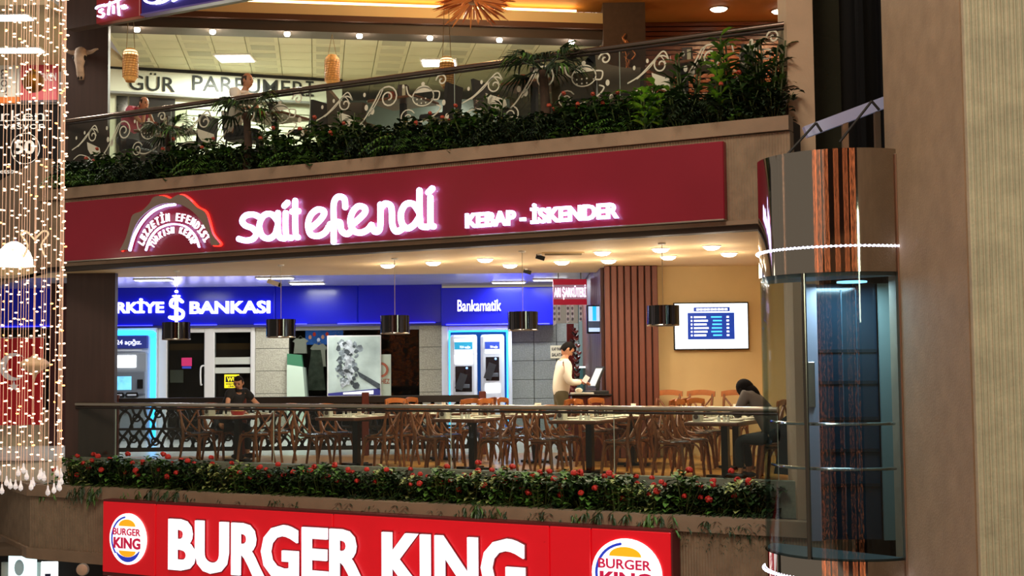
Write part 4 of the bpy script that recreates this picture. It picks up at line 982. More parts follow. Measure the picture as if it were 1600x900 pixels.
# waiter at the till
Jw = dict(pel=(0, 0, .98), spi=(0, 0, 1.15), che=(.03, 0, 1.36), nec=(.06, 0, 1.53), hed=(.11, 0, 1.655), hiL=(0, .09, .94), hiR=(0, -.09, .94), knL=(.03, .1, .5), knR=(.0, -.1, .5), anL=(0, .1, .09), anR=(-.04, -.11, .09), toe=(1, 0, 0),
          shL=(.03, .19, 1.45), shR=(.03, -.19, 1.45), elL=(.06, .24, 1.17), elR=(.04, -.25, 1.17), wrL=(.28, .14, 1.19), wrR=(.28, -.14, 1.17))
pw = at(877, 640, Yd-.25)
pw_ = person('waiter in a white shirt and olive trousers looking down at the till', (pw.x, Yd-.22, 0), .25, Jw, M('white_shirt', 'e8e2d2', .8), M('olive_trousers', '4a4228', .8), None, sleeve='long', hc='0e0a09', fwd=(.68, -.1, -.75), skin='b', sc=1.045)
pb = MB().box((0, 0, 0), (.08, .004, .11), Matrix.Rotation(.6, 3, 'Y')).mesh('slip', M('slip_white', 'f0f0ee', .6))
o = tag(link('paper_slip', pb), 'small white paper slip held by the waiter', 'paper'); o.location = (pw.x+.38, Yd-.3, 1.27)
# woman at the last rail table, head bowed
p = FP(near_u[4]+.72, .66, 0)
chair(near_u[4]+.78, .66, PI, 'bentwood chair under the bowed woman in grey', 'occupied chairs')
person('seated woman with long black hair bowing over a rail table', p, FROT+PI, seated(.30, (.42, .22, .80), (.36, .14, 1.02), (.42, -.22, .80), (.36, -.14, 1.02), head=(.36, 0, 1.15)), M('grey_top', '5c5650', .85), M('dark_coat', '1d2426', .85), None, sleeve='long', haircut='long', hc='0c0908', fwd=(.75, 0, -.6), skin='b')
coat = thing('dark_coat', 'dark coat hanging over the chair beside the bowed woman', 'coat', FP(near_u[4]+.98, .62, 0), FROT)
MB().prism([(-.2, .12), (.16, .10), (.17, .5), (.12, .72), (0, .78), (-.08, .72), (-.12, .5)], -.2, .2).build('drape', MATS['dark_coat'], coat, True)
MB().prism([(-.1, .6), (.02, .58), (.06, .78), (-.02, .84), (-.1, .78)], -.22, .22).build('collar', MATS['dark_coat'], coat, True)
# ------------------------------------------------------------------ upper level shell
Yb0, Yb1 = onz(170, 40, 7.4), onz(945, 62.5, 7.4)
bd = Vector((Yb1.x-Yb0.x, Yb1.y-Yb0.y, 0)).normalized(); BL = (Vector((Yb1.x, Yb1.y, 0))-Vector((Yb0.x, Yb0.y, 0))).length
BROT = math.atan2(bd.y, bd.x)
MBk = Matrix.Translation((Yb0.x, Yb0.y, 0)) @ Matrix.Rotation(BROT, 4, 'Z')
def bul(name, a, b, mat, parent=None):
    o = MB().bb(a, b).build(name, mat, parent)
    if not parent: o.matrix_world = MBk; struct(o)
    return o
bk = bul('trim_3', (-.8, 0, 7.4), (BL, .5, 7.57), M('taupe_bulkhead', '3d322b', .6))
bul('brown_band', (-.8, -.12, 7.57), (BL, .4, 7.67), M('brown_band', '4a2a18', .6), bk)
bul('beige_upstand', (-.8, -.06, 7.67), (BL, .02, 7.88), M('beige_upstand', 'cdb98a', .7), bk)
cv = bul('cove_light', (-.8, .10, 7.85), (BL-.5, .3, 7.97), M('cove_glow', 'ffd890', .4, em=6, emcol='ffe098'), bk)
orange = M('orange_lit_ceiling', 'b5752c', .7, noise=(1, .1))  # orange glow of the cove lighting is put into the ceiling colour
slab('ceiling_upper_front', [xy(FP(UL, -.4, 0)), xy(FP(UR+.5, -.4, 0)), (PX1, 16), (6.5, 16), (6.5, 26), (Yb1.x+.6, 26), (Yb1.x+.6, Yb1.y+.6), (Yb0.x-1, Yb0.y+.6)], 8.05, 8.2, orange)
slab('ceiling_left', [(-15, 20.5), (PU0, 20.5), (PU0, 25.2), (-15, 25.2)], 7.42, 7.55, M('beige_ceiling', 'c9b89a', .7, noise=(1, .06)))
# tiled corridor ceiling beyond the bulkhead, each panel its own piece
CTX0, CTX1, CTY1 = -.15, BL+.5, 8.0
ct = struct(MB().bb((CTX0, .5, 7.47), (CTX1, CTY1, 7.55)).build('ceiling_upper_corridor', M('ceiling_grid', '8f8f78', .8))); ct.matrix_world = MBk
t1 = M('ceiling_tile_pale', 'c2c3a6', .8, noise=(2, .05)); t2_ = M('ceiling_tile_grey', 'a3a58e', .8, noise=(2, .05))
tw_, tl_ = .6, .6
ma = [MB().rbox((.006, .006, 7.44), (tw_-.006, tl_-.006, 7.47), .004).mesh('ceiling_tile', t1)]
for k in range(2):
    mb = MB().rbox((.006, .006, 7.44), (tw_-.006, tl_-.006, 7.47), .004).m(1); mb.rbox((.08, .12, 7.436), (tw_-.08, tl_-.12, 7.441), .003); ma.append(mb.mesh('ceiling_tile', [t1, (t2_, M('ceiling_tile_mid', 'b3b49a', .8))[k]]))
rq = random.Random(8)
for i in range(int((CTX1-CTX0)/tw_)):
    for j in range(int((CTY1-.5)/tl_)):
        link('ceiling_tile', ma[(0 if i % 2 else rq.choice((1, 2, 2)))], ct, mat=Matrix.Translation((CTX0+i*tw_, .52+j*tl_, 0)))
for px, py in ((367, 91), (686, 98)):
    p = onz(px, py, 7.42)
    t = thing('recessed_panel_light', 'glowing rectangular panel light in the tiled upper ceiling', 'light', (p.x, p.y, 7.44), 0, 'upper corridor panel lights')
    MB().rbox((-.36, -.3, -.03), (.36, .3, 0), .02).build('frame', white_p, t); MB().rbox((-.32, -.26, -.04), (.32, .26, -.02), .02).build('diffuser', tubew, t)
    l = bpy.data.lights.new('panel_lamp', 'AREA'); l.energy = 330; l.color = (.95, 1, .84); l.size = .6; lo = bpy.data.objects.new('panel_lamp', l); COL.objects.link(lo); lo.parent = t; lo.location = (0, 0, -.06)
# bulkhead spots
for px, py in ((211, 37), (331, 42.5), (448.5, 46.5), (562, 50.5), (672.5, 54), (781.5, 57), (895, 60)):
    p = onz(px, py, 7.4)
    p = MBk @ Vector(((p-Vector((Yb0.x, Yb0.y, 0))).dot(bd), .07, 7.4))
    t = thing('bulkhead_spotlight', 'small bright spotlight under the dark brown bulkhead', 'light', (p.x, p.y, 7.4), 0, 'bulkhead spotlights')
    MB().lathe([(.06, 0), (.06, -.01), (.05, -.015)], n=14).build('ring', steel, t, True); MB().lathe([(.05, -.005), (.055, -.05), (.04, -.075), (.001, -.08)], n=14).build('bulb', lampw, t, 'all')
    l = bpy.data.lights.new('spot_lamp', 'POINT'); l.energy = 16; l.color = (1, .9, .72); l.shadow_soft_size = .06; lo = bpy.data.objects.new('spot_lamp', l); COL.objects.link(lo); lo.parent = t; lo.location = (0, 0, -.14)
# perfume shop front
A, B = onz(172, 107, 7.4), onz(530, 128, 7.4)
sd = Vector((B.x-A.x, B.y-A.y, 0)); SL = sd.length+.05; SR = math.atan2(sd.y, sd.x)
MS = Matrix.Translation((A.x, A.y, 0)) @ Matrix.Rotation(SR, 4, 'Z')
def sinv(px, py):
    v = ray(px, py); n2 = Vector((-math.sin(SR), math.cos(SR), 0)); q = EYE+v*((Vector((A.x, A.y, 0))-EYE).dot(n2)/v.dot(n2)); r = q-Vector((A.x, A.y, 0)); return r.dot(Vector((math.cos(SR), math.sin(SR), 0))), q.z
t = thing('perfume_shop_sign', 'long white shop sign with black capital letters over the upper corridor', 'sign', mat=MS)
zb = sinv(300, 150)[1]
MB().rbox((-.4, -.08, zb), (SL, .06, 7.38), .01).build('board', M('sign_offwhite', 'd6dac8', .5), t)
MB().bb((-.4, -.1, 7.38), (SL, .06, 7.44)).build('top_edge', black_m, t)
MB().bb((-.4, -.09, zb-.04), (SL, .06, zb)).build('bottom_edge', grey_p, t)
blk = M('letter_black', '181c18', .5)
letters('GÜR', sinv(201, 135)[0], sinv(273, 140)[0], sinv(237, 143.5)[1], sinv(237, 121)[1], -.1, blk, t, .012, .004)
letters('PARFÜMERİ', sinv(300, 140)[0], sinv(489, 140)[0], sinv(390, 147)[1], sinv(390, 124.5)[1], -.1, blk, t, .012, .004)
ws = struct(MB().bb((-.4, .1, 4.7), (SL, .3, zb)).build('wall_perfume_shop', M('shop_cream', 'bcc0a8', .7))); ws.matrix_world = MS
for a, b, mt in ((182, 200, 'dark_olive_glass'), (202, 274, 'window_dark')):
    MB().bb((sinv(a, 170)[0], .08, 4.75), (sinv(b, 170)[0], .1, zb-.06)).build('window_pane', MATS[mt], ws)
for k in range(14): MB().rbox((sinv(292, 170)[0], .06, 5.0+k*.13), (sinv(500, 170)[0], .1, 5.11+k*.13), .01).build('shutter_slat', M('shutter_pale', 'cfd2c2', .5), ws)
struct(MB().bb((-4.5, 30.2, 4.7), (4, 30.4, 7.5)).build('wall_upper_far', M('grey_green_wall', '5c665e', .6)))
o = struct(MB().bb((0, 0, 4.7), (4, .1, 7.2)).build('wall_upper_glass', M('grey_glass_wall', '4c5650', .3))); o.location = (at(505, 150, 27.2).x, 27.2, 0)
# estate agent sign, turned sideways
A2, B2 = at(872, 90, 27.0), at(946, 90, 24.0)
d2 = Vector((B2.x-A2.x, B2.y-A2.y, 0)); L2 = d2.length; R2 = math.atan2(d2.y, d2.x)
t = thing('estate_agent_sign', 'dark angled sign with white lettering beside the upper column', 'sign', (A2.x, A2.y, 0), R2)
za, zb2 = at(875, 110, 27).z, at(895, 66, 26).z
MB().rbox((0, -.04, za), (L2, .06, 7.38), .01).build('board', M('sign_darkgrey', '3c4442', .5), t)
letters('Başaran', .12, L2*.48, za+.12, za+.36, -.06, letw if False else M('letter_soft', 'f0f0e8', .5, em=.8), t, .02, .02)
letters('EMLAKÇI', L2*.42, L2*.97, za+.55, za+.85, -.06, MATS['letter_soft'], t, .02, .02)
# upper column and slatted wood wall
YU = 22.9
cu0, cu1 = at(943, 80, YU).x, at(1009, 80, YU).x
uc = struct(MB().bb((cu0, YU, 4.7), (cu1, YU+.6, 8.05)).build('wall_column_upper', M('column_taupe', '4a3c34', .45, noise=(12, .12))))
slw = M('warm_slat_wood', '7a3d1e', .4, noise=(8, .2, (.1, 1, 1)))
ysl = 24.3
us_ = struct(MB().bb((cu1-.3, ysl+.04, 4.7), (6.3, ysl+.14, 8.05)).build('wall_slatted_upper', M('slat_shadow', '26100a', .8)))
sme = MB().rbox((cu1-.3, -.03, 0), (6.3, .03, .072), .01).mesh('slat', slw)
for k in range(36): link('slat', sme, us_, mat=Matrix.Translation((0, ysl, 4.75+k*.092)))
t = thing('wall_relief', 'small copper branch relief lit on the dark upper column', 'ornament', (at(980, 95, YU).x, YU-.03, at(980, 95, YU).z))
rr = random.Random(2)
for i in range(11):
    x, z = rr.uniform(-.08, .08), -.28+.06*i; MB().tube(smooth_path([(x, 0, z), (x+rr.uniform(-.07, .07), -.03, z+.08), (x+rr.uniform(-.1, .1), 0, z+.17)], 3), .012, 5).build('twig', M('copper_twig', 'd08a58', .3, .6), t)
for px, py, nm in ((983, 14, 'small bright spotlight above the dark upper column'), (1123, 13, 'oval downlight in the orange upper ceiling'), (1219, 16.5, 'oval downlight in the orange ceiling beside concrete pier')):
    p = onz(px, py, 8.05)
    t = thing('upper_downlight', nm, 'light', (p.x, p.y, 8.05)); R = .16 if px > 1000 else .07
    MB().lathe([(R+.02, 0), (R+.02, -.015), (R, -.02)], n=18).build('ring', steel, t, True); MB().lathe([(R, -.01), (R*.8, -.04), (.001, -.05)], n=18).build('lens', lampw, t, 'all')
    l = bpy.data.lights.new('upper_lamp', 'SPOT'); l.energy = 150 if px > 1000 else 90; l.color = (1, .76, .46); l.spot_size = 2.9; l.spot_blend = .6; l.shadow_soft_size = .1; lo = bpy.data.objects.new('upper_lamp', l); COL.objects.link(lo); lo.parent = t; lo.location = (0, -.05, -.12)
# ------------------------------------------------------------------ upper glass rail with etched ornaments
u0, u1 = fac(103, 190, 0)[0], fac(1231, 36, 0)[0]
ru, eu = rail('dark handrail with smoked etched glass panels along upper balcony', u0, u1, 5.62, 4.78, glass_up, [fac(x, 180, 0)[0] for x in (268, 485, 711, 970)], M('bronze_rail', '7a6a60', .2, .9), 'upper_railing', .034)
etch = M('etched_frost', 'c4c2ae', .7, em=.03)
def spiral(cx, cz, r, turns, a0, d=1, n=22): return [(cx+r*(1-.8*i/n)*math.cos(a0+d*turns*2*PI*i/n), cz+r*(1-.8*i/n)*math.sin(a0+d*turns*2*PI*i/n)) for i in range(n+1)]
def etch_panel():
    m = []
    def rb(pts, w_, tp=False): m.append(MB().ribbon(pts, w_, -.0125, -.0085, tp).mesh('etched_scroll', etch))
    rb(spiral(1.35, .47, .17, 1.6, 2.4, -1), .022); rb(smooth_path([(1.22, .59), (1.1, .40), (.95, .2), (.86, .12)], 5), .02); rb(smooth_path([(1.27, .61), (1.16, .42), (1.02, .24)], 5), .014)
    rb(spiral(.62, .45, .13, 1.4, .4, 1), .02); rb(smooth_path([(.74, .5), (.66, .62), (.5, .5), (.3, .34), (.12, .26)], 5), .018); rb(smooth_path([(.7, .45), (.6, .56), (.44, .42), (.26, .3)], 5), .012)
    m.append(MB().prism([(.48, .36), (.78, .24), (.80, .16), (.70, .10), (.56, .16), (.5, .24)], -.0125, -.0085).mesh('etched_cup', etch))
    rb(spiral(.86, .02, .12, 1.5, 1.2, -1), .018); rb(smooth_path([(.74, .1), (.62, .04), (.48, .12), (.3, .16), (.16, .1)], 5), .016)
    for x, z, w_ in ((.98, .36, .03), (1.08, .3, .035), (.42, .52, .02), (.22, .45, .02), (.95, .55, .022), (1.6, .6, .02), (2.3, .1, .03), (2.25, .3, .028)):
        m.append(MB().prism([(x+w_*math.cos(a*PI/5)*1.0, z+w_*1.5*math.sin(a*PI/5)) for a in range(10)], -.0125, -.0085).mesh('etched_drop', etch))
    # teapot
    c = (1.92, .42)
    rb([(c[0]+.17*math.cos(a*PI/12), c[1]+.13*math.sin(a*PI/12)) for a in range(25)], .016)
    m.append(MB().prism([(c[0]+.13*math.cos(a*PI/10), c[1]+.06+.1*math.sin(a*PI/10)) for a in range(11)], -.0125, -.0085).mesh('etched_lid', etch))
    m.append(MB().ball((c[0], -.01, c[1]+.18), (.03, .002, .03), 8, 6).mesh('etched_knob', etch))
    rb(smooth_path([(c[0]-.16, c[1]), (c[0]-.24, c[1]+.06), (c[0]-.27, c[1]+.17)], 4), .02); rb(smooth_path([(c[0]+.16, c[1]+.06), (c[0]+.26, c[1]+.04), (c[0]+.24, c[1]-.06), (c[0]+.14, c[1]-.05)], 4), .02)
    for i in range(6): m.append(MB().ball((c[0]-.1+.07*(i % 3), -.01, c[1]-.03-.06*(i//3)), (.012, .002, .012), 6, 5).mesh('etched_dot', etch))
    rb(smooth_path([(1.66, .1), (1.85, .06), (2.1, .14), (2.2, .24), (2.14, .28)], 5), .02); rb(spiral(1.66, .14, .13, 1.5, .5, 1), .016); rb(spiral(2.22, .62, .09, 1.2, 3, -1), .022)
    return m
EM = etch_panel(); pan = [o for o in kids(ru) if o.name.startswith('glass_panel')]
for (a, b), g in zip(zip(eu, eu[1:]), sorted(pan, key=lambda o: o.data.vertices[0].co.x)):
    s = (b-a)/2.42
    for me in EM: link(me.name.split('.')[0], me, g, mat=Matrix.Translation((a, 0, 4.86)) @ Matrix.Diagonal((s, 1, 1, 1)))
# ------------------------------------------------------------------ upper tables, chairs, diners
rat = M('dark_rattan', '241d1a', .6, noise=(60, .4)); leath = M('tan_armchair', '6a5a48', .6)
def up_chair(u, n, rz, lab):
    t = thing('cafe_chair', lab, 'chair', FP(u, n, 4.7), FROT+rz, 'upper cafe chairs')
    MB().rbox((-.22, -.22, .42), (.22, .22, .48), .03).build('seat', rat, t)
    MB().box((-.24, 0, .68), (.05, .44, .46), Matrix.Rotation(-.12, 3, 'Y')).build('backrest', rat, t)
    for x in (-.2, .2):
        for y in (-.2, .2): MB().tube([(x, y, .43), (x*1.08, y*1.08, 0)], .018, 6).build('leg', rat, t)
def up_table(u, n, lab):
    t = thing('cafe_table', lab, 'table', FP(u, n, 4.7), FROT, 'upper cafe tables')
    MB().rbox((-.42, -.36, .72), (.42, .36, .76), .015).build('top', M('warm_tabletop', '7a4a2c', .35, noise=(8, .2)), t); MB().box((0, 0, .37), (.08, .08, .7)).build('pedestal', tblack, t)
    for r_ in (0, PI/2): MB().box((0, 0, .02), (.55, .07, .04), Matrix.Rotation(r_, 3, 'Z')).build('foot', tblack, t)
def up_box(u, n, lab, nm='condiment_box'):
    t = thing(nm, lab, 'box', FP(u, n, 5.46), FROT+.3, 'upper table boxes')
    MB().rbox((-.07, -.07, 0), (.07, .07, .2), .01).build('body', M('dark_wood_box', '3a1f14', .5), t); MB().rbox((.0, -.075, .02), (.05, -.068, .17), .003).build('label_plate', M('pale_label', 'd8cfb0', .6), t)
ux = [fac(x, 150, .85)[0] for x in (262, 430, 630, 835, 1070)]
for k, u in enumerate(ux):
    up_table(u, .85, 'square wooden cafe table behind the smoked glass rail'); up_box(u+.1, .7, 'dark wooden condiment box on an upper cafe table')
    for s in (-1, 1):
        if (k, s) in ((2, -1), (3, 1), (4, -1)): continue
        up_chair(u+s*.62, .85, 0 if s < 0 else PI, 'dark rattan chair at an upper balcony table')
    cp = thing('drinking_cup', 'small red cup on an upper cafe table', 'cup', FP(u-.05, .6, 5.46), 0, 'upper cups'); MB().lathe([(.001, 0), (.04, 0), (.05, .1), (.045, .1), (.036, .01), (.001, .01)], n=14).build('cup', M('cup_red', 'a84a30', .4), cp, True); MB().tube([(.045, 0, .08), (.075, 0, .06), (.042, 0, .03)], .007, 5).build('handle', MATS['cup_red'], cp)
    # low tan wing armchair backs rising to a point
for k, u in enumerate((ux[2]-.78, ux[3]+.78, ux[4]-.78)):
    t = thing('wing_chair', 'tan wing-backed armchair with pointed corner behind smoked glass', 'armchair', FP(u, .5, 4.7), FROT, 'tan wing armchairs')
    MB().prism([(-.3, .4), (.3, .4), (.32, .72), (.1, .74), (-.16, .82), (-.34, 1.02), (-.32, .7)], -.06, .06).build('backrest', leath, t, True)
    MB().rbox((-.3, .0, .3), (.3, .5, .45), .04).build('seat', leath, t)
    for x in (-.25, .25):
        for y in (.03, .45): MB().tube([(x, y, .3), (x, y, 0)], .02, 6).build('leg', rat, t)
pk = M('pink_polo', 'c8607a', .85); wp = M('white_polo', 'd4d0c6', .85); tr = M('grey_trousers', '34343a', .85)
def zoff(px, py, n, h): # keep a seated head at the height seen
    u, z = fac(px, py, n); return u, z-4.7-h
u, dz = fac(222, 166, .95)[0], 0
person('seated man in a pink polo resting chin on hands at the upper rail', FP(u-.36, .95, 4.78), FROT, seated(.26, (.5, .16, .82), (.44, .05, 1.12), (.52, -.14, .82), (.46, -.05, 1.12), head=(.42, -.02, 1.21)), pk, tr, None, haircut='bald', hc='3a2a22', fwd=(1, -.15, -.2), skin='b')
u = fac(384, 132, .8)[0]
person('seated man in a white striped polo at an upper balcony table', FP(u-.26, .8, 4.7), FROT, seated(.2, (.28, .28, .86), (.56, .2, .80), (.3, -.28, .86), (.58, -.16, .80), head=(.27, 0, 1.30)), wp, tr, None, haircut='bald', hc='4a4038', fwd=(1, .1, -.05), skin='a', sc=1.07, stripes=True)
t = thing('white_tray', 'white folded paper on the dark chair at the upper rail', 'paper', FP(fac(292, 190, .5)[0], .5, 5.28), FROT)
MB().rbox((-.2, -.12, 0), (.2, .12, .03), .008).build('sheet', white_p, t); MB().rbox((-.18, -.1, .03), (.12, .1, .04), .004).build('sheet', runner, t)
# ------------------------------------------------------------------ lanterns and chandelier
lan = M('lantern_weave', 'a07038', .6, em=.42, emcol='c89048', noise=(26, .6)); lan_top = M('lantern_glow', 'ffd8a0', .5, em=2.2)
for px, pt, pb_, Y, ct_, mt, lb in ((204, 76, 127, 20.6, 36, lan_top, 'woven amber lantern with glowing top hanging beside the dark pillar'), (519, 86, 133, 22.45, 51, lan, 'woven orange lantern hanging in front of the white shop sign'), (698, 89, 137, 20.2, 57, lan_top, 'pale woven lantern hanging before the bright panel light')):
    a = at(px, pt, Y); b = at(px, pb_, Y); h = a.z-b.z; R = 11.8*Y/2000
    t = thing('woven_lantern', lb, 'lantern', (a.x, Y, b.z))
    MB().lathe([(R*.6, 0), (R*.95, h*.12), (R, h*.3), (R, h*.72), (R*.92, h*.88), (R*.55, h)], n=18).build('shade', lan, t, True)
    MB().lathe([(R*.97, h*.8), (R*.9, h*.9), (R*.5, h*1.0), (.001, h*1.0)], n=18).build('cap', mt, t, True)
    MB().lathe([(R*.62, -.01), (R*.66, .02), (R*.5, .03)], n=18).build('base_ring', M('cane', 'b07a3a', .6), t, True)
    mm = MB()
    for k in range(9): mm.tube([(R*1.01*math.cos(a_*PI/9), R*1.01*math.sin(a_*PI/9), h*(.14+.075*k)) for a_ in range(18)], .006, 4, closed=True)
    for k in range(14):
        a_ = k*2*PI/14; mm.tube([(R*1.01*math.cos(a_+q*.08), R*1.01*math.sin(a_+q*.08), h*(.12+.09*q)) for q in range(9)], .005, 4)
    mm.build('weave', MATS['cane'], t)
    z_top = at(px, ct_, Y).z-b.z
    for s in (-1, 1): MB().tube([(s*R*.55, 0, h), (0, 0, (7.4 if px == 519 else 8.05)-b.z)], .006, 4).build('cord', M('cord_tan', '8a7450', .8), t)
c = at(740, 4, 20.2); R = 69*20.2/2000
t = thing('petal_chandelier', 'large copper petal chandelier glowing under the upper ceiling', 'chandelier', (c.x, 20.2, c.z))
cop = [M('copper_petal_a', '8a4420', .35, .5, em=.15, emcol='c05a24'), M('copper_petal_b', 'c47a44', .3, .4, em=.3, emcol='d8803c')]
rr = random.Random(9); pm_ = [MB().add([(0, -.015, 0), (0, .015, 0), (.5, .035, .03), (.85, .03, .01), (1, 0, 0), (.85, -.03, .01), (.5, -.035, .03), (.5, 0, .05)], [(0, 6, 7), (0, 7, 1), (1, 7, 2), (7, 3, 2), (7, 4, 3), (7, 5, 4), (7, 6, 5), (0, 1, 2, 3, 4, 5, 6)]).mesh('petal', x) for x in cop]
for i in range(290):
    th = rr.uniform(0, 2*PI); el = rr.uniform(-.75, .9); L = R*rr.uniform(.75, 1.02); ca = math.cos(el)
    o = link('petal', pm_[i % 2], t, mat=Matrix.Translation((0, 0, .05)) @ Matrix.Rotation(th, 4, 'Z') @ Matrix.Rotation(el*.55, 4, 'Y') @ Matrix.Rotation(rr.uniform(-1, 1), 4, 'X') @ Matrix.Diagonal((L, .55, .7, 1)))
MB().ball((0, 0, .02), (.1, .1, .06), 14, 9).build('hub', M('hub_pale', 'b89a84', .5), t, 'all')
MB().tube([(0, 0, .05), (0, 0, 8.05-c.z)], .015, 8).build('stem', M('stem_copper', '8a5030', .4, .6), t)
for k in range(6): a_ = k*PI/3; MB().ball((.5*R*math.cos(a_), .5*R*math.sin(a_), .16), .05, 8, 6).build('bulb', M('bulb_warm', 'ffd8a8', .4, em=10, samp=False), t, 'all')
l = bpy.data.lights.new('chandelier_lamp', 'POINT'); l.energy = 240; l.color = (1, .7, .36); l.shadow_soft_size = .25; lo = bpy.data.objects.new('chandelier_lamp', l); COL.objects.link(lo); lo.parent = t; lo.location = (0, 0, .45)
# bull skull on the upper pillar
c = at(128, 100, 21.15); s_ = 21.15/2000
t = thing('bull_skull', 'pale horned bull skull mounted on the dark upper pillar', 'skull', (c.x, 21.18, c.z), 0)
bone = M('bone', 'b79f8a', .6, noise=(14, .2))
m = MB(); prof = [(-26, 4.5, 5), (-18, 6, 6), (-6, 6, 8), (4, 8.5, 10), (14, 10, 10), (20, 9, 8), (24, 5, 5)]
P = [(0, -.06-.1*max(0, 1-abs(z)/26), z*s_) for z, _, _ in prof]; m.tube(P, [max(.02, w_*s_) for _, w_, _ in prof], 12); m.build('skull', bone, t, 'all')
for s in (-1, 1):
    MB().tube(smooth_path([(s*9*s_, -.08, 17*s_), (s*17*s_, -.12, 17*s_), (s*24*s_, -.14, 20*s_ if s > 0 else 24*s_), (s*29*s_, -.15, 21*s_ if s > 0 else 30*s_)], 4), [.045-.0028*i for i in range(13)], 8).build('horn', bone, t, 'all')
    MB().ball((s*8*s_, -.15, 7*s_), (.035, .03, .045), 8, 6).build('eye_socket', M('socket_dark', '1a120e', .9), t, 'all'); MB().ball((s*2.2*s_, -.12, -24*s_), (.016, .02, .03), 6, 5).build('nostril', MATS['socket_dark'], t, 'all')
# ------------------------------------------------------------------ glass lift
RL = .85; CX, CY = .3035*12.9-.41, 13.64
A0, A1 = math.radians(-90+29), math.radians(-90-122)          # right end .. round the left side
def arc(r, z, a0=A0, a1=A1, n=44): return [(r*math.cos(a0+(a1-a0)*i/n), r*math.sin(a0+(a1-a0)*i/n), z) for i in range(n+1)]
t = thing('glass_lift', 'round glass lift cabin with mirror chrome bands beside concrete pillar', 'lift', (CX, CY, 0))
def band(name, r, z0, z1, mat, th=.02, a0=A0, a1=A1, parent=t, n=44):
    m = MB().lathe([(r, z0), (r, z1), (r-th, z1), (r-th, z0), (r, z0)], n=n, a0=min(a0, a1), a1=max(a0, a1))
    return m.build(name, mat, parent, True)
mir = M('mirror_chrome', 'b4aea6', .05, 1)
band('top_band', RL, 2.40, 3.65, mir)
band('bottom_band', RL, -1.6, -.48, mir)
glf = glass('lift_glass', (.70, .78, .80), .035, .02, 0)
am = math.radians(-90-40)
band('glass_panel', RL-.01, -.48, 2.40, glf, .012, A0, am-.02, n=24); band('glass_panel', RL-.01, -.48, 2.40, glf, .012, am+.02 if False else am-.03, A1, n=20)
for k, a in enumerate((am,)):
    MB().rbox((-.02, -.02, -.48), (.02, .02, 2.40), .006).xf(Matrix.Translation(((RL-.01)*math.cos(a), (RL-.01)*math.sin(a), 0)) @ Matrix.Rotation(a, 4, 'Z')).build('mullion', M('dark_chrome', '6a645c', .2, 1), t)
for a in (A0,): MB().rbox((-.035, -.035, -1.6), (.02, .035, 3.6), .008).xf(Matrix.Translation((RL*math.cos(a), RL*math.sin(a), 0)) @ Matrix.Rotation(a, 4, 'Z')).build('edge_post', steel, t)
led = M('led_dot', 'ffffff', .4, em=12, emcol='dfe2ff', samp=False); ledm = MB().ball((0, 0, 0), .012, 6, 5).mesh('led', led)
for z in (2.66, -.68):
    b = band('led_strip', RL+.012, z-.008, z+.008, M('led_holder', 'c0c0d0', .4, em=.35, emcol='b8c0ff'), .012)
    for i in range(48):
        a = A0+(A1-A0)*(i+.5)/48; link('led', ledm, b, 'all', Matrix.Translation(((RL+.02)*math.cos(a), (RL+.02)*math.sin(a), z)))
for z in (.87, .42): MB().tube(arc(RL-.09, z, A0-.05, A1+.5, 30), .016, 8).build('grab_rail', chrome, t, True)
# cabin interior: floor, roof, back wall with dark glass door between grey panels
m = MB(); P = arc(RL-.03, 0, n=30)
for z0, z1, nm, mt in ((-.52, -.46, 'cabin_floor', M('cabin_floor', '3a4444', .35)), (2.36, 2.42, 'cabin_roof', M('cabin_roof', '7a8a90', .5))):
    m = MB(); n = len(P); m.add([(x, y, z0) for x, y, _ in P]+[(x, y, z1) for x, y, _ in P], [tuple(range(n)), tuple(range(n, 2*n))]+[(i, (i+1) % n, (i+1) % n+n, i+n) for i in range(n)]); m.build(nm, mt, t)
yb = .52
lx = lambda px: at(px, 600, CY+yb).x-CX
MB().bb((lx(1258), yb, -.46), (lx(1279), yb+.04, 2.36)).build('back_panel', M('lilac_grey_panel', '8a8490', .4, .3), t)
MB().bb((lx(1376), yb, -.46), (lx(1425), yb+.04, 2.36)).build('back_panel', M('green_grey_panel', '6c7874', .4, .3), t)
dd = MB().bb((lx(1279), yb+.1, -.46), (lx(1376), yb+.13, 2.36)).build('lift_door', M('dark_blue_glass', '16222c', .12), t)
for z in (.12, .5, .85, 1.25, 1.6): MB().bb((lx(1283), yb+.085, z), (lx(1374), yb+.1, z+.035)).build('door_rail', M('door_rail_dark', '0e161c', .25), dd)
for px in (1320, 1343): MB().bb((lx(px), yb+.088, -.4), (lx(px)+.012, yb+.1, 2.3)).build('door_seam', M('door_seam', '2c4450', .3, .4), dd)
MB().bb((lx(1326), yb+.07, 1.15), (lx(1338), yb+.085, 2.0)).build('door_reflection_strip', M('pale_strip', 'a8bcc0', .3, em=.25), dd) if False else None
l = bpy.data.lights.new('cabin_lamp', 'AREA'); l.energy = 75; l.color = (.6, .86, 1); l.size = .5; lo = bpy.data.objects.new('cabin_lamp', l); COL.objects.link(lo); lo.parent = t; lo.location = (.15, .1, 2.33)
lp = MB().lathe([(.16, 2.36), (.16, 2.345), (.001, 2.345)], (.15, .1, 0), 16).build('ceiling_lamp', M('cabin_lamp_face', '90d0ff', .4, em=3, samp=False), t)
MB().rbox((lx(1262), yb-.03, 1.0), (lx(1273), yb, 1.5), .008).build('button_panel', steel, t)
